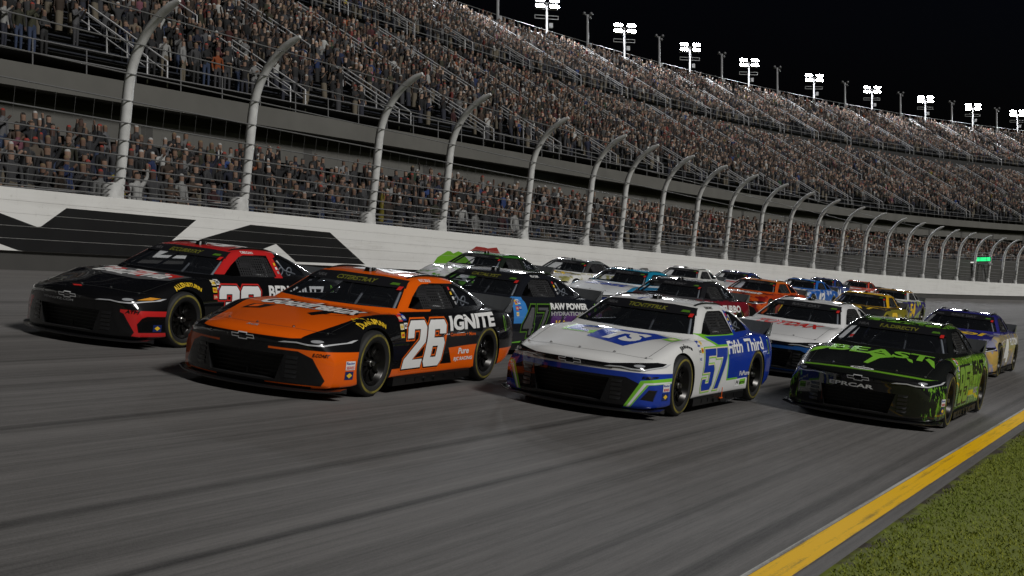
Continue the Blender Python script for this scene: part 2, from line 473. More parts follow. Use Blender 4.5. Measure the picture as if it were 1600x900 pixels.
keep(sweep('back_wall', lambda s: [(33.5, EYE + 4.2), (33.5, zB(s) + .2), (33.8, zB(s) + .2), (33.8, EYE + 4.2)], GS0, GS1, GDS, M_CONCD, None, vt), stand)
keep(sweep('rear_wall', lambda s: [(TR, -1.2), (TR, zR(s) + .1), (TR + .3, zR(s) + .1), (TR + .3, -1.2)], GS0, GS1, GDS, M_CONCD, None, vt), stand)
for t in ROWS_U: keep(sweep('bench_row', lambda s, t=t: [(t + .30, zd0(s, t) + .40), (t + .30, zd0(s, t) + .45), (t + .56, zd0(s, t) + .46), (t + .56, zd0(s, t) + .40)], GS0, GS1, GDS, M_SEATB, None, vt), stand)
for t in ROWS_L: keep(sweep('bench_row', lambda s, t=t: [(t + .36, zlow(t, s) + .40), (t + .36, zlow(t, s) + .45), (t + .66, zlow(t, s) + .46), (t + .66, zlow(t, s) + .40)], GS0, GS1, GDS, M_SEATB, None, vt), stand)
s = 15.0
while s < 250:
    mb = MB(); a, out = frame(s)
    Mx = Matrix((a, out, Vector((0, 0, 1)))).transposed().to_4x4(); Mx.translation = P(s, 32.6, 0)
    hz = zB(s) - 1.05; mb.box((0, 0, (hz + 2.2) / 2), (.55, .6, hz - 2.2), Mx)
    mb.prism([(0, hz - 1.4), (2.4, hz), (0, hz)], -.2, .2, lambda u, v, h: Mx @ Vector((h, .3 + u, v)))
    keep(mb.build('column', M_CONCD), stand); s += 9.2
def pipe_rail(name, pts_fn, s0, s1, ds, hs, pr, rr=.026):
    mb = MB(); S = frange(s0, s1, ds)
    for h in hs: mb.tube([pts_fn(s, h) for s in S], rr, 5)
    for s in S: mb.tube([pts_fn(s, 0), pts_fn(s, hs[-1])], rr * .9, 5)
    return keep(mb.build(name, M_RAILP), pr)
pipe_rail('front_railing', lambda s, h: P(s, TB - .1, zB(s) + .2 + h), GS0, 240, 2.2, (.42, .85), stand, .022)
pipe_rail('walkway_railing', lambda s, h: P(s, 49.5, zd0(s, 49.64) + h), GS0, 290, 2.4, (.5, 1.05), stand, .032)
pipe_rail('walkway_railing', lambda s, h: P(s, 45.9, zd0(s, 44.92) + h), GS0, 290, 2.4, (.5, 1.0), stand, .035)
pipe_rail('back_railing', lambda s, h: P(s, TR - .1, zR(s) - .1 + h), GS0, 290, 3, (.6, 1.2), stand, .025)
pipe_rail('lower_railing', lambda s, h: P(s, 22.98, zlow(23.4, s) + .5 + .006 * max(s - 25, 0) + h), GS0, 200, 2.5, (.25, .5), stand, .022)
AISLES = [18 + 8.1 * k for k in range(33)]
def stair_rail(s, t0, t1, zf):
    mb = MB(); a, out = frame(s)
    for d in (-.5, .5):
        pts = [P(s + d, t, zf(s, t) + .95) for t in (t0, (t0 + t1) / 2, t1)]
        mb.tube([P(s + d, t0, zf(s, t0))] + pts + [P(s + d, t1, zf(s, t1))], .032, 6)
        mb.tube([P(s + d, t, zf(s, t) + .55) for t in (t0, t1)], .022, 5)
        for t in frange(t0, t1, 2.4)[1:-1]: mb.tube([P(s + d, t, zf(s, t)), P(s + d, t, zf(s, t) + .95)], .03, 5)
    keep(mb.build('stair_rail', M_STAIR), stand)
for i, s in enumerate(AISLES):
    stair_rail(s, 32.6, 36.5, zdeck); stair_rail(s, 38.5, 45.5, zdeck)
    stair_rail(s + 1.5, 48.8, 54.5, zdeck); stair_rail(s + 1.5, 55.5, 59.3, zdeck)
# lit tubes in the concourse under the deck
M_TUBE = mat('lit_tube', (.9, .95, 1), .4, emit=(.75, .85, 1), estr=1.6)
for px, py in ((654, 275), (765, 290), (783, 292), (853, 300), (870, 303)):
    t = 33.2
    s = s_at_px(px, t, EYE + 6)
    D = pix(P(s, t, EYE + 6))[2]; z = EYE + (HOR - py) / FPX * D
    mb = MB(); a, out = frame(s); mb.tube([P(s - .35, t, z), P(s + .35, t, z)], .05, 8)
    lo = mb.build('ceiling_lamp', M_TUBE); tag(lo, 'small lit tube lamp under the deck, %s from left' % ['first', 'second', 'third', 'fourth', 'fifth'][[654, 765, 783, 853, 870].index(px)], 'lamp', 'lamps under the upper deck')

# ================================================================== floodlight masts
M_MAST = mat('mast_steel', (.32, .32, .33), .5, .3); M_LIT = mat('lit_lamp', (1, 1, 1), .3, emit=(.93, .96, 1), estr=150); M_OFF = mat('unlit_lamp', (.06, .06, .065), .4)
LIT = [693, 852, 974, 1077, 1170, 1272, 1363, 1447, 1521, 1590]; DARK = [775, 917, 1030, 1127, 1215, 1320, 1408, 1487, 1558]
def circ2(r, n=14): return [(r * math.cos(2 * math.pi * k / n), r * math.sin(2 * math.pi * k / n)) for k in range(n)]
def lamp_disc(r, d):
    return MB().lathe([(0, .001), (0, r * .92), (.03, r), (d, r * .5), (d + .04, .001)], 12)
def mast(s, lit, label):
    a, out = frame(s); base = P(s, TR + .85, -1.2); o = empty('floodlight_mast', base); tag(o, label, 'light mast', 'floodlight masts behind the grandstand')
    top = zR(s) + (4.3 if lit else 4.5)
    mb = MB(); mb.tube([base, P(s, TR + .85, top)], [.26, .13], 10); keep(mb.build('pole', M_MAST, None, True), o)
    Mx = Matrix((a, out, Vector((0, 0, 1)))).transposed().to_4x4(); Mx.translation = P(s, TR + .85, top)
    # turn the head towards the near part of the track
    Mx = Mx @ Matrix.Rotation(math.radians(-40), 4, 'Z')
    mb = MB()
    if lit:
        for z in (0.05, -.62): mb.box((0, .1, z), (2.5, .08, .08), Mx)
        for x in (-1.28, 1.28): mb.box((x, .05, -1.45), (.05, .05, .38), Mx)
        for z in (-1.28, -1.62): mb.box((0, .05, z), (2.6, .06, .06), Mx)
        mb.box((.42, -.1, -2.35), (.34, .34, .5), Mx)
        keep(mb.build('cross_arm', M_MAST), o)
        for z in (.28, -.36):
            for x in (-1.12, -.80, -.48, .48, .80, 1.12):
                ld = lamp_disc(.215, .28); T = Mx @ Matrix.Translation((x, -.22, z)) @ Matrix.Rotation(math.radians(-24), 4, 'X')
                ld.v = [T @ v for v in ld.v]; lm = keep(ld.build('lamp_housing', M_OFF, None, True), o)
                fc = MB(); fc.prism(circ2(.195), -.006, -.002, lambda u, v, h: T @ Vector((u, h, v))); f = fc.build('lamp_face', M_LIT); f.parent = lm
        L = bpy.data.lights.new('floodlight', 'SPOT'); L.energy = FLOOD_W; L.spot_size = math.radians(140); L.spot_blend = .6; L.shadow_soft_size = 1.1; L.color = (.93, .96, 1)
        lo = bpy.data.objects.new('floodlight', L); COL.objects.link(lo); lo.location = Mx @ Vector((0, -.7, 0)) - base; lo.parent = o
        tgt = P(max(s - 12, 3), 8) - (Mx @ Vector((0, -.7, 0))); lo.rotation_euler = tgt.to_track_quat('-Z', 'Y').to_euler()
    else:
        mb.box((0, .05, 0), (1.1, .07, .07), Mx); keep(mb.build('cross_arm', M_MAST), o)
        for z, x in ((.1, -.4), (.1, .4), (-.35, .25)):
            ld = lamp_disc(.2, .3); T = Mx @ Matrix.Translation((x, -.15, z)); ld.v = [T @ v for v in ld.v]; keep(ld.build('lamp_housing', M_OFF, None, True), o)
        mb = MB(); mb.box((.25, -.05, -3.4), (.3, .3, .45), Mx); keep(mb.build('junction_box', M_MAST), o)

ORD = ['first', 'second', 'third', 'fourth', 'fifth', 'sixth', 'seventh', 'eighth', 'ninth', 'tenth', 'eleventh', 'twelfth']
def mast_s(px): return s_at_px(px, TR + .85, EYE + 27)
lit_s = [mast_s(p) for p in LIT]
for i, s in enumerate(lit_s): mast(s, True, 'lit floodlight mast, ' + ('its head above the frame, leftmost of the row' if i == 0 else '%s from left of the bright lamp heads against the sky' % ORD[i - 1]))
for i, p in enumerate(DARK): mast(mast_s(p), False, 'unlit slim mast between bright floodlights, %s from left' % ORD[i])

# ================================================================== flag stand
sf = lean_px(1541); a, out = frame(sf)
fl = empty('flag_stand', P(sf, 22.2, WALL_TOP)); tag(fl, 'flag stand with a glowing green start light above the far fence', 'flag stand')
def fs(x, y, z): return P(sf, T_WALL, WALL_TOP) + a * x + out * y + Vector((0, 0, z))
mb = MB()
for x0, y0, x1, y1 in ((-.5, .1, -.25, .5), (-.5, 1.4, -.25, 1.0), (.6, .1, .4, .5), (.6, 1.4, .4, 1.0)): mb.tube([fs(x0, y0, -1.2), fs(x1, y1, 1.7)], .05, 6)
keep(mb.build('leg', M_RAILP), fl)
mb = MB(); mb.prism([(-.6, -.3), (.7, -.3), (.7, 1.7), (-.6, 1.7)], 1.7, 1.82, fs); keep(mb.build('platform', M_MAST), fl)
mb = MB(); mb.prism([(-.66, -.5), (-.56, -.5), (-.56, .95), (-.66, .95)], 1.98, 2.44, fs); sg = keep(mb.build('light_box', M_OFF), fl)
for y0, y1 in ((-.45, -.12), (-.08, .52), (.56, .9)):
    mb = MB(); mb.prism([(-.675, y0), (-.668, y0), (-.668, y1), (-.675, y1)], 2.03, 2.39, fs); q = mb.build('green_light', mat('green_light', (.05, .8, .3), .4, emit=(.03, 1, .28), estr=1.0)); q.parent = sg
mb = MB(); mb.prism([(-.66, 1.0), (-.60, 1.0), (-.60, 1.9), (-.66, 1.9)], 1.88, 1.98, fs); keep(mb.build('white_light', mat('white_tube', (1, 1, 1), .4, emit=(1, 1, .95), estr=.7)), fl)
mb = MB()
for z in (2.4, 2.85): mb.tube([fs(-.6, -.3, z), fs(-.6, 1.7, z), fs(.7, 1.7, z), fs(.7, -.3, z), fs(-.6, -.3, z)], .025, 5)
keep(mb.build('railing', M_RAILP), fl)

# ================================================================== spectators
PAL = [('black', (.012, .012, .014)), ('charcoal', (.035, .035, .04)), ('dark grey', (.07, .07, .075)), ('grey', (.18, .18, .19)), ('navy', (.015, .02, .055)), ('brown', (.07, .045, .03)), ('olive', (.06, .06, .03)),
       ('white', (.66, .66, .64)), ('light grey', (.34, .34, .34)), ('red', (.24, .03, .02)), ('orange', (.46, .10, .015)), ('blue', (.03, .07, .25)), ('maroon', (.10, .015, .02)), ('tan', (.24, .19, .14)), ('pink', (.40, .14, .20)), ('yellow', (.55, .45, .04)), ('green', (.03, .10, .04))]
PW = [30, 22, 13, 7, 9, 5, 4, 6.5, 4, 1.8, .9, 2, 2, 2.2, .6, .4, .6]
def skin_person(pose):
    J = {'pel': (0, 0, .94, .135, .10), 'wai': (0, 0, 1.10, .135, .095), 'che': (.0, 0, 1.30, .155, .105), 'nk': (.0, 0, 1.455, .058, .058), 'hd0': (.02, 0, 1.56, .075, .085), 'hd1': (.02, 0, 1.66, .080, .092), 'hd2': (.01, 0, 1.735, .05, .055)}
    Eg = [('pel', 'wai'), ('wai', 'che'), ('che', 'nk'), ('nk', 'hd0'), ('hd0', 'hd1'), ('hd1', 'hd2')]
    arms = {'down': [(.0, .20, 1.39), (.0, .25, 1.12), (.06, .24, .88), (.08, .23, .78)], 'clap': [(.0, .19, 1.39), (.03, .24, 1.14), (.25, .10, 1.22), (.31, .04, 1.26)], 'up': [(.0, .20, 1.40), (.05, .30, 1.62), (.08, .27, 1.86), (.09, .26, 1.97)],
            'phone': [(.0, .19, 1.39), (.08, .25, 1.18), (.30, .12, 1.42), (.35, .08, 1.50)], 'fold': [(.0, .19, 1.39), (.05, .24, 1.14), (.20, .05, 1.14), (.20, -.06, 1.15)]}
    for sd_, k in ((1, pose[0]), (-1, pose[1])):
        for i, (p, r) in enumerate(zip(arms[k], (.062, .048, .038, .042))): J['a%d%d' % (sd_, i)] = (p[0], p[1] * sd_, p[2], r, r)
        Eg += [('che', 'a%d0' % sd_)] + [('a%d%d' % (sd_, i), 'a%d%d' % (sd_, i + 1)) for i in range(3)]
        for i, p in enumerate(((0, .10, .88, .085), (.01, .105, .48, .060), (-.01, .11, .09, .045), (.12, .12, .04, .04))): J['l%d%d' % (sd_, i)] = (p[0], p[1] * sd_, p[2], p[3], p[3])
        Eg += [('pel', 'l%d0' % sd_)] + [('l%d%d' % (sd_, i), 'l%d%d' % (sd_, i + 1)) for i in range(3)]
    ks = list(J); me = bpy.data.meshes.new('pp'); me.from_pydata([J[k][:3] for k in ks], [(ks.index(a_), ks.index(b_)) for a_, b_ in Eg], [])
    o = data_obj('pp', me); m = o.modifiers.new('s', 'SKIN'); sv = me.skin_vertices[0].data
    for i, k in enumerate(ks): sv[i].radius = J[k][3:5]; sv[i].use_root = (k == 'pel')
    sb = o.modifiers.new('u', 'SUBSURF'); sb.levels = 1; sb.render_levels = 1
    dg = bpy.context.evaluated_depsgraph_get(); dg.update(); out_ = bpy.data.meshes.new_from_object(o.evaluated_get(dg), depsgraph=dg)
    bpy.data.objects.remove(o)
    out_.materials.clear()
    for mm in (M_SHIRT, M_SKIN, M_TROU, M_HAIR): out_.materials.append(mm)
    hands = [Vector(J['a%d3' % q][:3]) for q in (1, -1)] + [(Vector(J['a%d3' % q][:3]) + Vector(J['a%d2' % q][:3])) / 2 for q in (1, -1)]
    for p in out_.polygons:
        c = p.center; p.use_smooth = True
        if c.z > 1.47 and math.hypot(c.x, c.y) < .125: p.material_index = 3 if (c.z > 1.675 or (c.x < -.015 and c.z > 1.56)) else 1
        elif min((c - h).length for h in hands) < .085: p.material_index = 1
        elif c.z < .93 and not (abs(c.y) > .17 and c.z > .7): p.material_index = 2
    return out_
def info_mat(name, ramp=None):
    m, nt, b = new_mat(name); oi = nt.nodes.new('ShaderNodeObjectInfo')
    if ramp:
        cr = nt.nodes.new('ShaderNodeValToRGB'); cr.color_ramp.interpolation = 'CONSTANT'; el = cr.color_ramp.elements
        el[0].color = c4(ramp[0]); el[1].color = c4(ramp[1]); el[1].position = 1 / len(ramp)
        for i in range(2, len(ramp)): e = el.new(i / len(ramp)); e.color = c4(ramp[i])
        nt.links.new(oi.outputs['Random'], cr.inputs[0]); nt.links.new(cr.outputs[0], b.inputs['Base Color'])
    else: nt.links.new(oi.outputs['Color'], b.inputs['Base Color'])
    b.inputs['Roughness'].default_value = .85
    return m
M_SHIRT = info_mat('shirt'); M_SKIN = info_mat('skin', [(.22, .135, .095), (.185, .11, .075), (.14, .08, .055), (.26, .165, .12), (.075, .04, .03)]); M_TROU = info_mat('trousers', [(.02, .022, .035), (.04, .04, .045), (.015, .015, .016), (.13, .11, .08), (.03, .045, .09)]); M_HAIR = info_mat('hair', [(.012, .009, .007), (.05, .03, .018), (.02, .02, .02), (.16, .11, .06), (.35, .35, .34), (.03, .018, .012), (.25, .03, .02)])
POSES = [skin_person(p) for p in (('down', 'down'), ('clap', 'clap'), ('up', 'down'), ('phone', 'phone'), ('fold', 'fold'), ('up', 'up'), ('down', 'phone'))]
PR = random.Random(21)
cand = []
def in_aisle(s, t): 
    off = 0 if t < 48 else 1.5
    return any(abs(s - off - q) < .62 for q in AISLES)
def fill(rows, zf, occ, tier, pitch=.53):
    for ri, t in enumerate(rows):
        s = GS0 + PR.random() * .5; dens = .5
        while s < 285:
            s += pitch + PR.uniform(0, .10)
            dens = min(1, max(0, dens + PR.uniform(-.25, .25)))
            if tier == 'U' and in_aisle(s, t): continue
            o_ = occ(ri, s) * (1 if math.sin(s * .31 + t * .5) * math.sin(s * .13 - t * .37 + 1) + .5 * math.sin(s * 1.1 + t * 1.7) < .62 else .45)
            if PR.random() > o_ * (.75 + .5 * dens): continue
            tt = t + (.30 if tier == 'L' else .18) + PR.uniform(-.1, .08); z = zf(s, t); p = P(s, tt, z)
            q = pix(p + Vector((0, 0, 1.5)))
            if q[2] < 1 or not (-140 < q[0] < 1760) or q[1] < -70: continue
            cand.append((q[2], tier, ri, s, tt, z, q[0], q[1], PR.choices(range(len(PAL)), PW)[0]))
fill(ROWS_L, lambda s, t: zlow(t, s), lambda r, s: .50 if r == 0 else .74, 'L')
fill(ROWS_U, zd0, lambda r, s: ([.22, .30, .42, .55, .66, .74, .78][r] if r < 7 else .84) * (1 if r >= 7 or s < 60 else 1.5), 'U')
inframe = [c for c in cand if 0 < c[6] < 1600 and 4 < c[7] < 900]
inframe.sort(key=lambda c: c[0])
solo = inframe[:300]; solo_set = set(id(c) for c in solo)
cnt = {}
GARM = ['top', 'jacket', 'shirt', 'hoodie']
for c in sorted(solo, key=lambda c: c[6]):
    D, tier, ri, s, t, z, px, py, ci = c
    k = (tier, ri); cnt[k] = cnt.get(k, 0) + 1
    me = POSES[PR.choices(range(7), [5, 3, 1.2, 2.2, 2.5, .7, 2])[0]]
    o = data_obj('person', me); th = theta(s)
    sc = PR.uniform(.93, 1.05); o.scale = (sc, sc * PR.uniform(.95, 1.12), sc); o.location = P(s, t, z)
    o.rotation_euler = (0, 0, -math.pi / 2 - th + PR.uniform(-.5, .5)); col = PAL[ci][1]; v = PR.uniform(.25, .65); o.color = (col[0] * v, col[1] * v, col[2] * v, 1)
    n = cnt[k]; suf = {1: 'st', 2: 'nd', 3: 'rd'}.get(n % 10 if n % 100 not in (11, 12, 13) else 0, 'th')
    tag(o, 'person in a %s top, %s row of the %s, %d%s from the left' % (PAL[ci][0], ORD[ri], 'lower stand' if tier == 'L' else 'upper deck', n, suf), 'person', 'spectators in the grandstand')
def crowd():
    rest = [c for c in cand if id(c) not in solo_set]
    r = np.random.default_rng(5)
    ns = 5; prof = [(.30, .15, .12, 2), (.90, .17, .13, 2), (1.00, .16, .12, 0), (1.30, .21, .13, 0), (1.43, .19, .10, 0), (1.47, .065, .07, 1), (1.58, .085, .10, 1), (1.68, .088, .10, 3), (1.76, .035, .045, 3)]
    tv, tf, tg = [], [], []
    for (z, ry, rx, g) in prof:
        for k in range(ns): a = 2 * math.pi * (k + .5) / ns; tv.append((rx * math.cos(a), ry * math.sin(a), z))
    for i in range(len(prof) - 1):
        for k in range(ns): tf.append((i * ns + k, i * ns + (k + 1) % ns, (i + 1) * ns + (k + 1) % ns, (i + 1) * ns + k)); tg.append(prof[i][3] if not (i == 6) else 1)
    def arm(pts, rr):
        for i in range(len(pts) - 1):
            b = len(tv)
            for p in (pts[i], pts[i + 1]):
                for k in range(3): a = 2 * math.pi * k / 3; tv.append((p[0] + rr * math.cos(a), p[1] + rr * math.sin(a) * .7, p[2] + rr * math.sin(a) * .7))
            for k in range(3): tf.append((b + k, b + (k + 1) % 3, b + 3 + (k + 1) % 3, b + 3 + k)); tg.append(0 if i == 0 else 1)
    variants = []
    base_v, base_f, base_g = list(tv), list(tf), list(tg)
    for A in (([(0, .2, 1.4), (.04, .25, 1.12), (.1, .22, .9)],) * 2, ([(0, .2, 1.4), (.05, .25, 1.14), (.28, .08, 1.25)],) * 2, ([(0, .2, 1.4), (.06, .3, 1.62), (.1, .26, 1.9)], [(0, .2, 1.4), (.04, .25, 1.12), (.1, .22, .9)]), ([(0, .2, 1.4), (.08, .25, 1.2), (.3, .12, 1.48)],) * 2):
        tv[:] = base_v; tf[:] = base_f; tg[:] = base_g
        for sg, pts in zip((1, -1), A): arm([(x, y * sg, z) for x, y, z in pts], .05)
        variants.append((np.array(tv), np.array(tf), np.array(tg)))
    VV, FF, CC = [], [], []; n0 = 0
    skin = np.array([(.31, .205, .15), (.26, .17, .12), (.19, .12, .085), (.38, .265, .20), (.10, .058, .042)]); hair = np.array([(.015, .01, .008), (.05, .03, .02), (.02, .02, .02), (.16, .11, .06), (.3, .3, .28), (.2, .03, .02), (.36, .36, .36), (.03, .02, .015)]); tro = np.array([(.02, .022, .035), (.04, .04, .045), (.015, .015, .016), (.13, .11, .08)])
    for c in rest:
        D, tier, ri, s, t, z, px, py, ci = c
        v, f, g = variants[r.choice(4, p=(.42, .25, .10, .23))]
        an = -math.pi / 2 - theta(s) + r.normal(0, .3); sc = r.uniform(.92, 1.06); ca, sa = math.cos(an) * sc, math.sin(an) * sc
        p = P(s, t, z); ln = r.normal(0, .05)
        x, y = v[:, 0] + v[:, 2] * ln, v[:, 1] + v[:, 2] * r.normal(0, .03)
        VV.append(np.stack([p.x + x * ca - y * sa, p.y + x * sa + y * ca, p.z + v[:, 2] * sc], 1)); FF.append(f + n0); n0 += len(v)
        pal = np.array([np.array(PAL[ci][1]) * r.uniform(.12, .62), skin[r.integers(5)] * r.uniform(.2, 1.15), tro[r.integers(4)], hair[r.integers(8)]])
        CC.append(pal[g])
    V = np.concatenate(VV); F = np.concatenate(FF); C = np.concatenate(CC); n = len(F)
    me = bpy.data.meshes.new('crowd'); me.vertices.add(len(V)); me.vertices.foreach_set('co', V.ravel().astype(np.float32))
    me.loops.add(4 * n); me.loops.foreach_set('vertex_index', F.ravel()); me.polygons.add(n); me.polygons.foreach_set('loop_start', np.arange(n) * 4); me.update(calc_edges=True)
    ca = me.attributes.new('col', 'FLOAT_COLOR', 'FACE'); ca.data.foreach_set('color', np.concatenate([C, np.ones((n, 1))], 1).ravel())
    m, nt, b = new_mat('crowd_cloth'); at = nt.nodes.new('ShaderNodeAttribute'); at.attribute_name = 'col'
    nt.links.new(at.outputs['Color'], b.inputs['Base Color']); b.inputs['Roughness'].default_value = .85
    me.materials.append(m); o = data_obj('crowd', me)
    tag(o, 'mass of spectators filling the far rows of the grandstand', 'crowd', kind='stuff')
    print('crowd', len(rest), 'quads', n)
crowd()

# ================================================================== the stock car
def pchip(xs, ys):
    xs = np.array(xs, float); ys = np.array(ys, float)
    h = np.diff(xs); d = np.diff(ys) / h; m = np.zeros(len(xs))
    for i in range(1, len(xs) - 1):
        if d[i - 1] * d[i] > 0:
            w1 = 2 * h[i] + h[i - 1]; w2 = h[i] + 2 * h[i - 1]
            m[i] = (w1 + w2) / (w1 / d[i - 1] + w2 / d[i])
    m[0], m[-1] = d[0], d[-1]
    def f(x):
        x = min(max(x, xs[0]), xs[-1]); i = min(max(int(np.searchsorted(xs, x)) - 1, 0), len(h) - 1)
        t = (x - xs[i]) / h[i]
        return float((2 * t**3 - 3 * t**2 + 1) * ys[i] + (t**3 - 2 * t**2 + t) * h[i] * m[i] + (-2 * t**3 + 3 * t**2) * ys[i + 1] + (t**3 - t**2) * h[i] * m[i + 1])
    return f
def tab(*p):
    p = sorted(p); return pchip([a for a, b in p], [b for a, b in p])
AX = 1.397; WR = .355
zc = tab((-2.46, .78), (-2.42, .885), (-2.32, .925), (-1.7, .935), (-1.0, .925), (.6, .90), (.95, .88), (1.4, .835), (1.9, .752), (2.2, .695), (2.33, .662), (2.40, .625), (2.43, .585))
zs = tab((-2.46, .70), (-2.42, .81), (-2.3, .86), (-1.6, .885), (-.9, .868), (0, .858), (.75, .862), (1.35, .835), (1.7, .765), (2.1, .675), (2.3, .628), (2.40, .595), (2.43, .555))
ws = tab((-2.46, .82), (-2.2, .875), (-1.4, .905), (-.6, .90), (.75, .895), (1.4, .90), (1.9, .885), (2.2, .86), (2.43, .80))
wm = tab((-2.46, .90), (-2.2, .955), (-1.4, 1.0), (-.75, .968), (.4, .965), (.8, .975), (1.4, 1.0), (1.9, .995), (2.2, .975), (2.43, .93))
zb = tab((-2.46, .34), (-2.2, .24), (-1.8, .18), (-1.0, .165), (1.0, .165), (1.8, .145), (2.1, .12), (2.43, .115))
def smooth01(t): t = min(max(t, 0), 1); return t * t * (3 - 2 * t)
def warp(x, y, z):
    if x > 1.2: x -= .36 * smooth01((x - 1.2) / 1.2) * abs(y)**2.3
    if x < -1.7: x += .16 * smooth01((-1.7 - x) / .75) * abs(y)**2.5
    return (x, y, z)
def chaikin(p, n=2):
    for _ in range(n):
        q = [p[0]]
        for i in range(len(p) - 1):
            a, b = p[i], p[i + 1]
            if i > 0: q.append((a[0] * .75 + b[0] * .25, a[1] * .75 + b[1] * .25))
            if i < len(p) - 2: q.append((a[0] * .25 + b[0] * .75, a[1] * .25 + b[1] * .75))
        q.append(p[-1]); p = q
    return p
def lower_section(x):
    b, m_, s_, hs, c = zb(x), wm(x), ws(x), zs(x), zc(x)
    y1 = s_ - .19; y2 = .42
    z1 = hs + (c - hs) * .22; z2 = hs + (c - hs) * .90
    return chaikin([(0, b), (m_ * .6, b), (m_ - .035, b), (m_ - .006, b + .05), (m_, b + (hs - b) * .42), (m_ - .004, b + (hs - b) * .66), (s_ + .022, hs - .045), (s_ - .045, hs + .004), (y1, z1), (y2, z2), (.2, c), (0, c)])
def yside(z, x): 
    z = max(z, .74)
    e = .875 - (z - .86) * .62 - .10 * max(z - 1.0, 0)**2 - .035 * (x + .2)**2
    return e - .10 * max(-x - 1.2, 0)**1.5
gprof = tab((1.0, .80), (.92, .868), (.565, 1.062), (.21, 1.232), (.06, 1.262), (-.3, 1.282), (-.7, 1.276), (-.95, 1.252), (-1.15, 1.205), (-1.55, 1.075), (-1.9, .955), (-2.05, .80))
def G(x, y):
    xe = x + .19 * y * y if x > -.3 else x - .12 * y * y * min(1, (-.3 - x) / .5)
    return gprof(xe) - .045 * y * y
def upper_section(x, ins=0., zlow=.78, drop=0.):
    def ys(z): return yside(z, x) - ins
    z = .85
    for _ in range(40):
        z = .5 * z + .5 * max(G(x, max(ys(z), .1)) - drop, zlow + .012)
    ze = z; ye = ys(ze); g = lambda y: max(G(x, y) - drop, zlow + .014)
    d = min(.035, max((ze - zlow) * .3, .003))
    return chaikin([(0, zlow), (ys(zlow) * .6, zlow), (ys(zlow), zlow), (ys(zlow + (ze - zlow) * .33), zlow + (ze - zlow) * .33), (ys(zlow + (ze - zlow) * .66), zlow + (ze - zlow) * .66),
                    (ys(ze - d), ze - d), (ye - d * 1.2, g(ye - d * 1.2)), (ye * .7, g(ye * .7)), (ye * .35, g(ye * .35)), (0, g(0))])
def loft(xs, sect, wp=None, cap=6):
    V, F = [], []
    secs = [sect(x) for x in xs]; n = len(secs[0]); N = 2 * n - 2
    def ring(sec): return [(y, z) for y, z in sec] + [(-y, z) for y, z in sec[-2:0:-1]]
    rings = [[(x, y, z) for y, z in ring(s)] for x, s in zip(xs, secs)]
    def caps(r, flip):
        cz = sum(p[2] for p in r) / len(r); out = []
        for k in range(1, cap):
            f = 1 - k / cap
            out.append([(p[0], p[1] * f, cz + (p[2] - cz) * f) for p in r])
        return out
    rings = caps(rings[0], 0)[::-1] + rings + caps(rings[-1], 0)
    for r in rings: V += [wp(*p) if wp else p for p in r]
    M = len(rings)
    for i in range(M - 1):
        for k in range(N):
            a, b = i * N + k, i * N + (k + 1) % N
            F.append((a, b, b + N, a + N))
    for i in (0, M - 1):
        q = V[i * N:(i + 1) * N]; V.append(tuple(sum(p[j] for p in q) / N for j in range(3))); c = len(V) - 1
        for k in range(N): F.append((i * N + k, i * N + (k + 1) % N, c) if i else (i * N + (k + 1) % N, i * N + k, c))
    return V, F
def raw_mesh(name, V, F):
    me = bpy.data.meshes.new(name); me.from_pydata(V, [], F); me.update()
    bm = bmesh.new(); bm.from_mesh(me); bmesh.ops.recalc_face_normals(bm, faces=bm.faces)
    if bm.calc_volume() < 0: bmesh.ops.reverse_faces(bm, faces=bm.faces)
    bm.to_mesh(me); bm.free(); me.update()
    return me
class Surf:
    """closest point with interpolated normal"""
    def __init__(s, me):
        me.calc_loop_triangles()
        s.v = [v.co.copy() for v in me.vertices]; s.n = [v.normal.copy() for v in me.vertices]
        s.t = [tuple(t.vertices) for t in me.loop_triangles]
        s.b = BVHTree.FromPolygons(s.v, s.t)
    def near(s, p):
        loc, nn, i, d = s.b.find_nearest(p)
        return s.nrm(loc, i), d
    def nrm(s, loc, i):
        a, b, c = (s.v[k] for k in s.t[i]); n = (b - a).cross(c - a); A = n.length_squared or 1e-12
        u = (c - b).cross(loc - b).dot(n) / A; v = (a - c).cross(loc - c).dot(n) / A
        q = s.n[s.t[i][0]] * u + s.n[s.t[i][1]] * v + s.n[s.t[i][2]] * (1 - u - v)
        return q.normalized()
    def cast(s, o, d):
        loc, nn, i, dist = s.b.ray_cast(Vector(o), Vector(d))
        if loc is None: return None
        return loc, s.nrm(loc, i)
xs_l = sorted(set([round(v, 3) for v in list(np.linspace(-2.3, 2.25, 54))] + [-2.46, -2.44, -2.41, -2.36, 2.30, 2.34, 2.375, 2.40, 2.42, 2.43]))
xs_u = sorted(set([round(v, 3) for v in list(np.linspace(-2.0, .94, 40))] + [-.95, .14, .21, .28]))
me_low = raw_mesh('low', *loft(xs_l, lower_section, warp))
me_up = raw_mesh('up', *loft(xs_u, upper_section, None))
SL, SU = Surf(me_low), Surf(me_up)
def cast_body(o, d):
    a, b = SL.cast(o, d), SU.cast(o, d); o = Vector(o)
    if a and b: return a if (a[0] - o).length < (b[0] - o).length else b
    return a or b

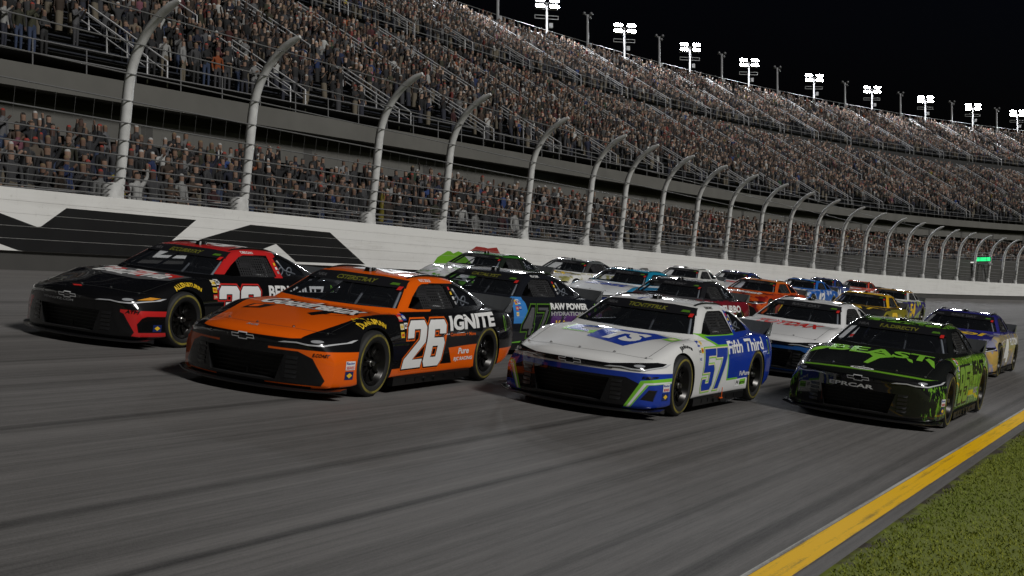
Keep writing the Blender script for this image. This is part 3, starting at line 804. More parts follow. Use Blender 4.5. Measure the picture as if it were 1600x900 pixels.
WS_POLY = [(-.775, .915), (-.4, .905), (.4, .905), (.775, .915), (.605, 1.205), (.30, 1.222), (-.30, 1.222), (-.605, 1.205)]
SIDE_POLY = [(.50, .925), (.30, 1.045), (.06, 1.158), (-.05, 1.185), (-.52, 1.19), (-.60, 1.165), (-.65, .915), (-.4, .907), (.3, .907)]
QUART_POLY = [(-.79, .925), (-.735, 1.165), (-.80, 1.183), (-.95, 1.168), (-1.2, 1.085), (-1.40, .985), (-1.42, .935)]
REAR_POLY = [(-.60, .985), (.60, .985), (.53, 1.17), (-.53, 1.17)]
GR_POLY = [(-.47, .425), (.47, .425), (.40, .17), (-.40, .17)]
def cutter(name, polys):
    mb = MB()
    for poly, h0, h1, f in polys: mb.prism(poly, h0, h1, f)
    o = mb.build(name, None); return o
fx = lambda u, v, h: (h, u, v)
fy = lambda u, v, h: (u, h, v)
circ = lambda cx, cz, r, n=40: [(cx + r * math.cos(2 * math.pi * k / n), cz + r * math.sin(2 * math.pi * k / n)) for k in range(n)]
def build_body():
    o = data_obj('body_raw', me_low); u = data_obj('up_raw', me_up)
    xv = [x for x in xs_u if -1.45 <= x <= .72]
    void = data_obj('void', raw_mesh('void', *loft(xv, lambda x: upper_section(x, .035, .35, .03), None, 3)))
    arch = cutter('arch', [(circ(sx * AX, .352 if sx > 0 else .335, .385 if sx > 0 else .365), sy * .60, sy * 1.3, fy) for sx in (1, -1) for sy in (1, -1)])
    win = cutter('win', [(WS_POLY, .14, 1.4, fx), (REAR_POLY, -2.3, -1.0, fx)])
    side = cutter('side', [(SIDE_POLY, -1.2, 1.2, fy), (QUART_POLY, -1.2, 1.2, fy)])
    gr = cutter('gr', [(GR_POLY, 2.26, 2.7, fx)])
    slot = cutter('slot', [([(sy * .58, .245), (sy * .82, .20), (sy * .86, .30), (sy * .80, .36), (sy * .66, .36)][::sy], 2.08, 2.6, fx) for sy in (1, -1)])
    tmp = [u, void, arch, win, side, gr]
    for t, op in ((u, 'UNION'), (void, 'DIFFERENCE'), (win, 'DIFFERENCE'), (side, 'DIFFERENCE'), (arch, 'DIFFERENCE'), (gr, 'DIFFERENCE')):
        m = o.modifiers.new('b', 'BOOLEAN'); m.object = t; m.operation = op; m.solver = 'EXACT'
    dg = bpy.context.evaluated_depsgraph_get(); dg.update()
    me = bpy.data.meshes.new_from_object(o.evaluated_get(dg), depsgraph=dg); me.name = 'car_body'
    for t in tmp + [slot, o]: bpy.data.objects.remove(t)
    bm = bmesh.new(); bm.from_mesh(me)
    bmesh.ops.triangulate(bm, faces=[f for f in bm.faces if len(f.verts) > 4]); bm.to_mesh(me); bm.free()
    me.materials.clear(); me.materials.append(mat('cabin_black', (.012, .012, .013), .6)); me.materials.append(mat('cabin_black', (0, 0, 0)))
    norms = [None] * len(me.loops)
    for p in me.polygons:
        c = p.center; n1, d1 = SL.near(c); n2, d2 = SU.near(c)
        src = SL if d1 < d2 else SU
        ok = min(d1, d2) < .004 and (n1 if d1 < d2 else n2).dot(p.normal) > .5
        p.material_index = 0 if ok else 1; p.use_smooth = True
        for li in p.loop_indices:
            v = me.vertices[me.loops[li].vertex_index].co
            norms[li] = src.near(v)[0] if ok else p.normal.copy()
    me.normals_split_custom_set([tuple(n) for n in norms])
    return me
BODY = build_body()

# -------- pieces projected onto the body
def project(bm, mode, off, grid=.07, sgn=1, onto=cast_body):
    """2D bmesh (in xy) -> points on the body. mode: side (x,z), top (x,y), front (y,z), rear"""
    for ax in (0, 1):
        cs = [v.co[ax] for v in bm.verts]
        lo, hi = min(cs), max(cs); k = math.floor(lo / grid) + 1
        while k * grid < hi:
            no = Vector((1, 0, 0)) if ax == 0 else Vector((0, 1, 0))
            bmesh.ops.bisect_plane(bm, geom=bm.verts[:] + bm.edges[:] + bm.faces[:], plane_co=no * (k * grid), plane_no=no)
            k += 1
    bad = []
    for v in bm.verts:
        a, b = v.co.x, v.co.y
        if mode == 'side': o, d = (a, 3 * sgn, b), (0, -sgn, 0)
        elif mode == 'top': o, d = (a, b, 4), (0, 0, -1)
        elif mode == 'front': o, d = (5, a, b), (-1, 0, 0)
        else: o, d = (-5, a, b), (1, 0, 0)
        h = onto(o, d)
        if not h: bad.append(v); continue
        v.co = h[0] + h[1] * off
    bmesh.ops.delete(bm, geom=bad, context='VERTS')
    bmesh.ops.triangulate(bm, faces=[f for f in bm.faces if len(f.verts) > 4])
    dirs = {'side': Vector((0, sgn, 0)), 'top': Vector((0, 0, 1)), 'front': Vector((1, 0, 0)), 'rear': Vector((-1, 0, 0))}[mode]
    bm.normal_update()
    fl = [f for f in bm.faces if f.normal.dot(dirs) < 0]
    if fl: bmesh.ops.reverse_faces(bm, faces=fl)
def poly_bm(polys):
    bm = bmesh.new()
    for poly in polys: bm.faces.new([bm.verts.new((u, v, 0)) for u, v in poly])
    bm.normal_update()
    return bm
def finish(bm, name, m, parent, smooth=True):
    me = bpy.data.meshes.new(name); bm.to_mesh(me); bm.free(); me.materials.append(m)
    if smooth: me.polygons.foreach_set('use_smooth', [True] * len(me.polygons))
    return data_obj(name, me, parent)
def decal(name, polys, mode, m, parent, off=.003, sgn=1, grid=.07, label=None):
    if isinstance(polys[0][0], (int, float)): polys = [polys]
    bm = poly_bm(polys); bmesh.ops.triangulate(bm, faces=bm.faces[:])
    project(bm, mode, off, grid, sgn)
    o = finish(bm, name, m, parent)
    if label: o['label'] = label
    return o
def text_bm(txt, bold=.0):
    cu = bpy.data.curves.new('t', 'FONT'); cu.body = txt; cu.offset = bold; cu.resolution_u = 3; cu.align_x = 'LEFT'
    o = bpy.data.objects.new('t', cu); COL.objects.link(o)
    dg = bpy.context.evaluated_depsgraph_get(); dg.update()
    me = bpy.data.meshes.new_from_object(o.evaluated_get(dg), depsgraph=dg)
    bpy.data.objects.remove(o); bpy.data.curves.remove(cu)
    bm = bmesh.new(); bm.from_mesh(me); bpy.data.meshes.remove(me)
    bmesh.ops.dissolve_limit(bm, angle_limit=.02, verts=bm.verts, edges=bm.edges)
    return bm
def lettering(name, txt, mode, m, parent, at, size, bold=.02, shear=0., off=.004, sgn=1, arc=0., grid=.07, rot=0., dirs=None, stretch=None):
    """text of width size[0], height size[1], lower left corner (as read) at `at`; dirs = (reading axis, up axis) in the mode's 2D space"""
    bm = text_bm(txt, bold)
    if not bm.verts: bm.free(); return None
    xs = [v.co.x for v in bm.verts]; ys = [v.co.y for v in bm.verts]
    x0, x1, y0, y1 = min(xs), max(xs), min(ys), max(ys)
    if dirs is None: dirs = {'side': ((-sgn, 0), (0, 1)), 'top': ((0, 1), (-1, 0)), 'front': ((1, 0), (0, 1)), 'rear': ((-1, 0), (0, 1))}[mode]
    (rx, ry), (ux, uy) = dirs
    for v in bm.verts:
        a = (v.co.x - x0) / (x1 - x0) * size[0]; b = (v.co.y - y0) / (y1 - y0) * size[1]
        if arc:                       # bend round a circle of radius arc
            an = (a - size[0] / 2) / arc; rr = arc + b
            a, b = size[0] / 2 + rr * math.sin(an), rr * math.cos(an) - arc
        a += b * shear
        if rot: a, b = a * math.cos(rot) - b * math.sin(rot), a * math.sin(rot) + b * math.cos(rot)
        v.co = (at[0] + a * rx + b * ux, at[1] + a * ry + b * uy, 0)
    project(bm, mode, off, grid, sgn)
    return finish(bm, name, m, parent)
DIG = {   # blocky slanted race digits in a unit box: outer strokes as quads
 '0': [[(0,.12),(.12,0),(.88,0),(1,.12),(1,.88),(.88,1),(.12,1),(0,.88)], [(.36,.2),(.64,.2),(.64,.8),(.36,.8)]],
 '2': [[(0,0),(1,0),(1,.18),(.46,.18),(1,.54),(1,.86),(.86,1),(.14,1),(0,.86),(0,.64),(.34,.64),(.34,.82),(.66,.82),(.66,.60),(0,.20)]],
 '3': [[(.12,0),(.88,0),(1,.12),(1,.44),(.92,.51),(1,.58),(1,.88),(.88,1),(.12,1),(0,.88),(0,.68),(.36,.68),(.36,.8),(.64,.8),(.64,.6),(.34,.6),(.34,.42),(.64,.42),(.64,.2),(.36,.2),(.36,.33),(0,.33),(0,.12)]],
 '4': [[(.55,0),(.92,0),(.92,.2),(1,.2),(1,.4),(.92,.4),(.92,1),(.55,1),(0,.42),(0,.2),(.55,.2)]],
 '5': [[(.12,0),(.88,0),(1,.12),(1,.50),(.88,.61),(.34,.61),(.34,.83),(1,.83),(1,1),(0,1),(0,.44),(.66,.44),(.66,.17),(.34,.17),(.34,.28),(0,.28),(0,.12)]],
 '6': [[(.12,0),(.88,0),(1,.12),(1,.5),(.88,.62),(.36,.62),(.36,.8),(.64,.8),(.64,.7),(1,.7),(1,.88),(.88,1),(.12,1),(0,.88),(0,.12)], [(.36,.2),(.64,.2),(.64,.44),(.36,.44)]],
 '7': [[(.2,0),(.58,0),(1,.8),(1,1),(0,1),(0,.78),(.6,.78)]],
 '9': [[(.12,0),(.88,0),(1,.12),(1,.88),(.88,1),(.12,1),(0,.88),(0,.5),(.12,.38),(.64,.38),(.64,.2),(.36,.2),(.36,.3),(0,.3),(0,.12)], [(.36,.56),(.64,.56),(.64,.8),(.36,.8)]],
}
def inset(poly, d):
    """move a polygon's edges outward by d (negative = inward)"""
    n = len(poly); A = sum(poly[i][0] * poly[(i + 1) % n][1] - poly[(i + 1) % n][0] * poly[i][1] for i in range(n)); sg = 1 if A > 0 else -1
    out = []
    for i in range(n):
        p0, p1, p2 = Vector(poly[i - 1]), Vector(poly[i]), Vector(poly[(i + 1) % n])
        e1, e2 = (p1 - p0).normalized(), (p2 - p1).normalized()
        n1, n2 = Vector((e1.y, -e1.x)) * sg, Vector((e2.y, -e2.x)) * sg
        b = n1 + n2; k = max(b.dot(n1), .45)
        out.append(tuple(p1 + b * (d / k)))
    return out
def number(name, txt, mode, m, parent, at, size, shear=.25, off=.005, sgn=1, grow=0., gap=.08, dirs=None):
    n = len(txt); cw = size[0] / (n + gap * (n - 1)); h = size[1]
    if dirs is None: dirs = {'side': ((-sgn, 0), (0, 1)), 'top': ((0, 1), (-1, 0)), 'front': ((1, 0), (0, 1))}[mode]
    (rx, ry), (ux, uy) = dirs
    bm = bmesh.new()
    for i, ch in enumerate(txt):
        rings = []
        for k, r in enumerate(DIG[ch]):
            q = [(i * cw * (1 + gap) + u * cw, v * h) for u, v in r]
            q = inset(q, grow if k == 0 else -grow)
            rings.append(q)
        if len(rings) == 1: bm.faces.new([bm.verts.new((u, v, 0)) for u, v in rings[0]])
        else:                         # bridge ring with hole by two notched halves
            es = []
            for q in rings:
                vs = [bm.verts.new((u, v, 0)) for u, v in q]
                es += [bm.edges.new((vs[j], vs[(j + 1) % len(vs)])) for j in range(len(vs))]
            bmesh.ops.triangle_fill(bm, use_beauty=True, use_dissolve=False, edges=es)
    bm.normal_update(); bmesh.ops.triangulate(bm, faces=bm.faces[:])
    for v in bm.verts:
        a, b = v.co.x + v.co.y * shear, v.co.y
        v.co = (at[0] + a * rx + b * ux, at[1] + a * ry + b * uy, 0)
    project(bm, mode, off, .07, sgn)
    return finish(bm, name, m, parent)

# -------- shared parts (one mesh each)
M_BLK = mat('black_plastic', (.006, .006, .006), .34)
M_GLOSSBLK = mat('gloss_black', (.008, .008, .009), .16, coat=.5)
M_CHROME = mat('chrome', (.75, .76, .78), .18, 1)
M_GREY = mat('cage_grey', (.55, .56, .57), .45)
M_NET = mat('net_webbing', (.018, .018, .02), .8)
M_SPOIL = mat('spoiler_polycarbonate', (.10, .105, .11), .22, coat=.4)
M_SEAT = mat('seat_black', (.07, .07, .078), .6)
M_LENS = mat('lamp_lens', (.35, .36, .38), .1, coat=1)
M_AMBER = mat('amber_lens', (.75, .32, .03), .2, coat=1)
M_RIM = mat('rim_black', (.022, .021, .020), .28, .75)
M_NUT = mat('lug_nut', (.55, .54, .52), .3, 1)
def glass_mat():
    m, nt, b = new_mat('tinted_glass')
    out = nt.nodes['Material Output']; tr = nt.nodes.new('ShaderNodeBsdfTransparent'); tr.inputs[0].default_value = (.74, .77, .82, 1)
    gl = nt.nodes.new('ShaderNodeBsdfGlossy'); gl.inputs['Roughness'].default_value = .04; gl.inputs[0].default_value = (.9, .93, 1, 1)
    fr = nt.nodes.new('ShaderNodeFresnel'); fr.inputs[0].default_value = 1.5
    df = nt.nodes.new('ShaderNodeBsdfDiffuse'); df.inputs[0].default_value = (.05, .055, .065, 1)
    m1 = nt.nodes.new('ShaderNodeMixShader'); m1.inputs[0].default_value = .16
    m2 = nt.nodes.new('ShaderNodeMixShader')
    nt.links.new(tr.outputs[0], m1.inputs[1]); nt.links.new(df.outputs[0], m1.inputs[2])
    nt.links.new(fr.outputs[0], m2.inputs[0]); nt.links.new(m1.outputs[0], m2.inputs[1]); nt.links.new(gl.outputs[0], m2.inputs[2])
    nt.links.new(m2.outputs[0], out.inputs[0])
    return m
M_GLASS = glass_mat()
def tyre_mat():
    m, nt, b = new_mat('tyre_rubber')
    x, y, z = coords(nt)
    r = (x * x + z * z).op('SQRT')
    ring = (.012 - (r - .305).abs()).soft(160)
    f = noise(nt, 5, 3)
    nt.links.new(mixcol(nt, ring * ((f - .30) * 3).mx(0.15).mn(.75), (.010, .010, .010), (.30, .25, .035)), b.inputs['Base Color'])
    b.inputs['Roughness'].default_value = .68
    return m
M_TYRE = tyre_mat()
def shared(o, s=None):
    me = o.data; bpy.data.objects.remove(o); return me
TYRE = shared(sharp(MB().lathe([(-.27, .235), (-.285, .25), (-.298, .285), (-.298, .315), (-.285, .338), (-.262, .352), (-.15, .355), (-.038, .352), (-.015, .338), (-.002, .315), (-.002, .285), (-.012, .25), (-.025, .235)], 48).build('tyre', M_TYRE), 50))
def rim_mesh():
    mb = MB().lathe([(-.26, .236), (-.02, .238), (-.012, .233), (-.02, .222), (-.075, .205), (-.085, .19), (-.10, .09), (-.085, .075), (-.085, .001)], 40)
    for k in range(10):
        a = 2 * math.pi * k / 10; ca, sa = math.cos(a), math.sin(a); q = Vector((-sa, 0, ca))
        pts = [Vector((ca * r, yy, sa * r)) for r, yy in ((.07, -.062), (.13, -.072), (.205, -.06))]
        for i in (0, 1):
            n = len(mb.v); wd = (.020, .014, .011)
            for j in (i, i + 1):
                for dy in (0, -.03):
                    for sgn in (-1, 1): mb.v.append(pts[j] + Vector((0, dy, 0)) + q * wd[j] * sgn)
            for f in ((0, 1, 5, 4), (2, 6, 7, 3), (0, 4, 6, 2), (1, 3, 7, 5)): mb.f.append(tuple(n + t for t in f))
    return shared(sharp(mb.build('rim', M_RIM), 40))
RIM = rim_mesh()
NUT = shared(sharp(MB().lathe([(-.085, .038), (-.05, .036), (-.045, .03), (-.02, .026), (-.018, .001)], 12).build('hub_nut', M_NUT), 40))
DISC = shared(MB().lathe([(-.13, .17), (-.115, .17), (-.115, .06)], 24).build('brake_disc', mat('iron', (.12, .11, .10), .45, .8)))
# splitter
def splitter():
    n = 36; up, V, F = [], [], []
    for k in range(n + 1):
        y = -1.015 + 2.03 * k / n
        xf = 2.50 - .385 * abs(y)**2.3; xb = min(xf - .12, 1.98)
        lift = .018 * max(0, abs(y) - .88) / .13
        V += [(xf, y, .078 + lift), (xf, y, .092 + lift), (xf - .03, y, .103 + lift), (xb, y, .112 + lift), (xb, y, .075)]
    for k in range(n):
        for j in range(5):
            a, b = k * 5 + j, k * 5 + (j + 1) % 5; F.append((a, b, b + 5, a + 5))
    F.append((0, 1, 2, 3, 4)); F.append(tuple(n * 5 + j for j in (4, 3, 2, 1, 0)))
    return shared(sharp(mesh_obj('s', V, F, mat('splitter_black', (.008, .008, .009), .3, coat=.6)), 30))
SPLIT = splitter()
def skirt(sy):
    mb = MB()
    prof = [(.955, .19), (.975, .17), (.972, .085), (.95, .08), (.90, .08), (.90, .19)]
    mb.prism([(a, b) for a, b in prof], -.955, .955, lambda u, v, h: (h, u * sy, v))
    for cx in (.22, -.02):                    # exhaust openings
        mb.prism(circ(cx, .125, .034, 14), .97, .992, lambda u, v, h: (u, h * sy, v))
    for cx in (.62, .40, -.3, -.6):
        mb.box((cx, .976 * sy, .135), (.10, .008, .05))
    return shared(mb.build('k', M_BLK))
SKIRT = {s: skirt(s) for s in (1, -1)}
def spoiler():
    mb = MB()
    pl = [(-2.30, .84), (-2.315, .84), (-2.415, 1.03), (-2.40, 1.035)]
    mb.prism(pl, -.83, .83, lambda u, v, h: (u + .10 * abs(h)**3, h, v))
    o = mb.build('s', M_SPOIL)
    bm = bmesh.new(); bm.from_mesh(o.data)
    for k in range(1, 12): bmesh.ops.bisect_plane(bm, geom=bm.verts[:] + bm.edges[:] + bm.faces[:], plane_co=(0, -.83 + k * .1383, 0), plane_no=(0, 1, 0))
    for v in bm.verts: v.co.x += .10 * (abs(v.co.y)**3 - .83**3)
    bm.to_mesh(o.data); bm.free()
    return shared(o)
SPOIL = spoiler()
def fence_plate(sy):
    return shared(MB().prism([(-2.12, .84), (-2.35, .84), (-2.415, 1.03), (-2.40, 1.035)], .826, .836, lambda u, v, h: (u + .0, h * sy, v)).build('f', M_SPOIL))
ENDP = {s: fence_plate(s) for s in (1, -1)}
def strip_on_top(pts, wd, h):
    """a low rib along points (x, y) on the body"""
    V, F = [], []
    for i, (x, y) in enumerate(pts):
        hit = cast_body((x, y, 4), (0, 0, -1)); c, nn = hit
        t = Vector((pts[min(i + 1, len(pts) - 1)][0] - pts[max(i - 1, 0)][0], pts[min(i + 1, len(pts) - 1)][1] - pts[max(i - 1, 0)][1], 0)).normalized()
        sd_ = nn.cross(t).normalized(); k = h * min(1, 3 * min(i, len(pts) - 1 - i) / len(pts) + .15)
        V += [c - sd_ * wd / 2 - nn * .004, c - sd_ * wd / 3 + nn * k, c + sd_ * wd / 3 + nn * k, c + sd_ * wd / 2 - nn * .004]
    for i in range(len(pts) - 1):
        for j in range(3): a = i * 4 + j; F.append((a, a + 1, a + 5, a + 4))
    return V, F
def roof_rail(sy):
    pts = [(x, sy * (.545 - .03 * (x + .3)**2)) for x in np.linspace(.10, -.98, 16)]
    return shared(mesh_obj('r', *strip_on_top(pts, .035, .022), M_BLK))
RAIL = {s: roof_rail(s) for s in (1, -1)}
def decal_mesh(*a, **k): return shared(decal(*a, **k))
def solid_glass(poly, mode, sgn=1, off=-.012):
    return decal_mesh('g', [inset(poly, .014)], mode, M_GLASS, None, off=off, sgn=sgn, grid=.09)
WSHIELD = solid_glass(WS_POLY, 'front'); RGLASS = solid_glass(REAR_POLY, 'rear')
QGLASS = {s: solid_glass(QUART_POLY, 'side', s) for s in (1, -1)}
BANNER = decal_mesh('b', [[(-.665, 1.125), (.665, 1.125), (.607, 1.212), (.30, 1.229), (-.30, 1.229), (-.607, 1.212)]], 'front', mat('banner_black', (.012, .012, .014), .35), None, off=.002)
# front lamps: dark housing, bright strip, lens
def mir(p, s): return [(u * s, v) for u, v in p]
LAMP = {s: decal_mesh('l', [mir([(.36, .540), (.60, .548), (.80, .548), (.90, .575), (.915, .615), (.86, .628), (.62, .606), (.46, .588)], s)], 'front', M_GLOSSBLK, None, off=.006, grid=.03) for s in (1, -1)}
STRIP = {s: decal_mesh('l', [mir([(.40, .549), (.58, .556), (.68, .541), (.82, .541), (.925, .580), (.935, .612), (.92, .608), (.905, .585), (.81, .555), (.69, .555), (.58, .568), (.46, .565)], s)], 'front', mat('lamp_strip', (.60, .61, .63), .22, .1), None, off=.011, grid=.03) for s in (1, -1)}
LENS = {s: decal_mesh('l', [[(s * .75 + .050 * math.cos(a), .583 + .014 * math.sin(a)) for a in np.linspace(0, 2 * math.pi, 14, endpoint=False)]], 'front', M_LENS, None, off=.011, grid=.03) for s in (1, -1)}
AMBER = {s: decal_mesh('l', [mir([(.82, .582), (.89, .588), (.915, .613), (.865, .622)], s)], 'front', M_AMBER, None, off=.010, grid=.03) for s in (1, -1)}
SLIT = decal_mesh('s', [[(-.50, .536), (.50, .536), (.46, .588), (0, .592), (-.46, .588)]], 'front', M_GLOSSBLK, None, off=.005, grid=.03)
def emblem():
    out = [(-.13, -.018), (-.05, -.018), (-.05, -.034), (.06, -.034), (.06, -.018), (.145, -.018), (.13, .018), (.05, .018), (.05, .034), (-.06, .034), (-.06, .018), (-.145, .018)]
    inn = inset(out, -.0085); bm = bmesh.new()
    a = [bm.verts.new((u, v + .562, 0)) for u, v in out]; b = [bm.verts.new((u, v + .562, 0)) for u, v in inn]
    for i in range(12): j = (i + 1) % 12; bm.faces.new((a[i], a[j], b[j], b[i]))
    project(bm, 'front', .012, .05)
    return shared(finish(bm, 'e', mat('emblem_silver', (.62, .62, .63), .3), None, False))
EMB = emblem()
def pin():
    mb = MB().lathe([(0, .016), (.004, .016), (.005, .008), (.016, .007), (.017, .001)], 10, 'z'); mb.box((0, 0, .010), (.034, .005, .004))
    return shared(mb.build('p', M_CHROME))
PIN = pin()
PINS = []
for y in (-.74, -.40, 0.0, .40, .74):
    x = 2.18 - .30 * abs(y)**2
    if y == 0: x = 2.2
    h = cast_body((x, y, 4), (0, 0, -1)); PINS.append((h[0], h[1].to_track_quat('Z', 'Y')))
def seam():
    """the hood's shut line: a shallow dark groove strip"""
    pts = [(2.22 - .42 * abs(y)**2.2, y) for y in np.linspace(-.80, .80, 40)]
    V, F = [], []
    for i, (x, y) in enumerate(pts):
        for dx in (-.003, .003):
            h = cast_body((x + dx, y, 4), (0, 0, -1)); V.append(h[0] + h[1] * .0012)
    for i in range(len(pts) - 1): a = i * 2; F.append((a, a + 1, a + 3, a + 2))
    for sy in (1, -1):
        b = len(V); ln = [(x, sy * (.80 - .05 * (x - .9))) for x in np.linspace(1.955, .86, 20)]
        for (x, y) in ln:
            for dy in (-.003, .003):
                h = cast_body((x, y + dy, 4), (0, 0, -1)); V.append(h[0] + h[1] * .0012)
        for i in range(len(ln) - 1): a = b + i * 2; F.append((a, a + 1, a + 3, a + 2))
    return shared(mesh_obj('seam', V, F, mat('seam_dark', (.02, .02, .02), .8)))
SEAM = seam()
def net():
    """window net: straps over the door window"""
    mb = MB()
    def pt(x, z):
        h = cast_body((x, 3, z), (0, -1, 0)); return h[0] + Vector((0, -.018, 0))
    def zr(x): return np.interp(x, [-.62, -.52, -.05, .06, .2], [1.11, 1.195, 1.19, 1.16, 1.10])
    def strap(a, b, wd, along):
        n = len(mb.v); k = 5
        for i in range(k):
            x = a[0] + (b[0] - a[0]) * i / (k - 1); z = a[1] + (b[1] - a[1]) * i / (k - 1); p = pt(x, z)
            d = Vector((0, 0, wd / 2)) if along == 'x' else Vector((wd / 2, 0, 0))
            mb.v += [p - d, p + d]
        for i in range(k - 1): q = n + i * 2; mb.f.append((q, q + 1, q + 3, q + 2))
    for z in np.linspace(.925, 1.185, 9): 
        x1 = min(.14, .45 - (z - .92) * 1.55); strap((-.64 + (z - .92) * .1, z), (x1, z), .016, 'x')
    for x in np.linspace(-.63, .12, 16): strap((x, .91), (x, min(zr(x), 1.19)), .022, 'z')
    return shared(mb.build('n', M_NET))
NETM = net()
def cage():
    mb = MB(); r = .021
    for s in (1, -1):
        mb.tube([(.62, s * .70, .55), (.60, s * .69, .90), (.10, s * .53, 1.185), (-.60, s * .52, 1.215), (-1.3, s * .50, .98)], r)
        mb.tube([(-.66, s * .72, .5), (-.66, s * .66, .95), (-.62, s * .53, 1.20)], r)
        for z in (.55, .68, .8): mb.tube([(.62, s * .74, z), (0, s * .82, z - .02), (-.66, s * .74, z)], r)
    mb.tube([(.10, -.53, 1.185), (.10, .53, 1.185)], r); mb.tube([(-.62, -.53, 1.20), (-.62, .53, 1.20)], r)
    mb.tube([(.12, .10, 1.185), (.60, .16, .86)], .016); mb.tube([(.12, -.16, 1.185), (.60, -.36, .86)], .016)
    mb.tube([(-.62, .5, 1.18), (-.66, -.6, .6)], r); mb.tube([(-.66, -.7, .9), (-.66, .7, .9)], r)
    return shared(mb.build('c', M_GREY, smooth=True))
CAGE = cage()
def seat():
    mb = MB()
    back = [(-.30, -.25), (.30, -.25), (.27, .28), (.17, .36), (.15, .50), (-.15, .50), (-.17, .36), (-.27, .28)]
    mb.prism(back, -.42, -.34, lambda u, v, h: (h - .12 * v, .36 + u, .68 + v))
    for s in (1, -1): mb.box((-.26, .36 + s * .17, 1.09), (.22, .045, .15)); mb.box((-.18, .36 + s * .26, .72), (.36, .05, .3))
    mb.box((-.12, .36, .52), (.5, .5, .1))
    return shared(mb.build('s', M_SEAT))
SEAT = seat()
DASH = shared(MB().prism([(.55, .60), (.60, .86), (.45, .90), (.40, .84), (.42, .6)], -.70, .70, lambda u, v, h: (u, h, v)).build('d', M_SEAT))
SWHEEL = shared(MB().tube([(.30 + .05 * math.cos(a), .36 + .17 * math.sin(a), .90 + .16 * math.cos(a)) for a in np.linspace(0, 2 * math.pi, 22)], .014, 6).build('w', M_BLK, smooth=True))
BULK = shared(MB().box((-.98, 0, .62), (.03, 1.36, .62)).build('b', mat('bulkhead', (.26, .26, .27), .5)))
PUCK = shared(sharp(MB().prism([(.10, -.035), (.08, -.05), (-.05, -.05), (-.08, -.03), (-.08, .03), (-.05, .05), (.08, .05), (.10, .035)], 0, .045, lambda u, v, h: (u * (1 - 4 * h), v * (1 - 4 * h), 1.262 + h)).build('p', M_BLK)))
def duct():
    """coiled hose shapes behind the quarter glass"""
    mb = MB()
    for cx, cz, rr in ((-.92, .985, .052), (-1.12, .985, .058)):
        mb.tube([(cx + rr * math.cos(a), .70, cz + rr * math.sin(a)) for a in np.linspace(0, 2 * math.pi, 18)], .009, 6)
    mb.tube([(-.82, .68, 1.13), (-1.0, .70, 1.0), (-1.25, .72, .95)], .012, 6)
    return shared(mb.build('d', M_GREY, smooth=True))
DUCT = duct()
GMESH = []
def grille_bars():
    mb = MB()
    for z in np.linspace(.20, .40, 6): mb.box((2.31, 0, z), (.012, .86, .008))
    mb.box((2.32, .02, .21), (.02, .02, .07))
    return shared(mb.build('g', mat('grille_black', (.014, .014, .014), .5)))
GBARS = grille_bars()
# ribbed dark side grilles beside the opening
SIDEG = {}
for s in (1, -1):
    ps = []
    for k in range(5):
        z0 = .20 + k * .048
        ps.append(mir([(.49, z0), (.60, z0), (.615, z0 + .034), (.50, z0 + .034)], s))
    SIDEG[s] = decal_mesh('sg', ps, 'front', mat('rib_grey', (.012, .012, .013), .35), None, off=.007, grid=.06)

def paint(name, build, rough=.27, coat=.6):
    """body paint: build(nt, x, y, z, layer) composes coloured areas"""
    m, nt, b = new_mat(name); x, y, z = coords(nt)
    st = {'c': None}
    def layer(col, mask=None):
        st['c'] = col if st['c'] is None or mask is None else mixcol(nt, mask, st['c'], col)
    build(nt, x, y, z, layer)
    c = st['c']
    if isinstance(c, tuple): b.inputs['Base Color'].default_value = c4(c)
    else: nt.links.new(c, b.inputs['Base Color'])
    dirt = noise(nt, 2.5, 2)
    rr = dirt * .10 + (rough + .10)
    nt.links.new(rr.v, b.inputs['Roughness'])
    b.inputs['Coat Weight'].default_value = 1.0; b.inputs['Coat Roughness'].default_value = .035; b.inputs['Specular IOR Level'].default_value = .08
    return m
def hp(u, v, pts):
    """signed mask (metres, >0 inside) of a convex polygon in the plane (u, v)"""
    A = sum(pts[i][0] * pts[(i + 1) % len(pts)][1] - pts[(i + 1) % len(pts)][0] * pts[i][1] for i in range(len(pts)))
    sg = 1 if A > 0 else -1; r = None
    for i in range(len(pts)):
        (x0, y0), (x1, y1) = pts[i], pts[(i + 1) % len(pts)]
        L = math.hypot(x1 - x0, y1 - y0); nx, ny = -(y1 - y0) / L * sg, (x1 - x0) / L * sg
        e = u * nx + v * ny + (-(x0 * nx + y0 * ny))
        r = e if r is None else r.mn(e)
    return r
def fascia(x, y, z, lo=.14, hi=.475, w0=.86, w1=.70):
    """the black lower front panel"""
    return hp(y.abs(), z, [(-.2, lo), (w0 - .03, lo), (w0, lo + .06), (w1 + .04, hi - .06), (w1 - .1, hi), (-.2, hi)]).mn(x - 1.75)

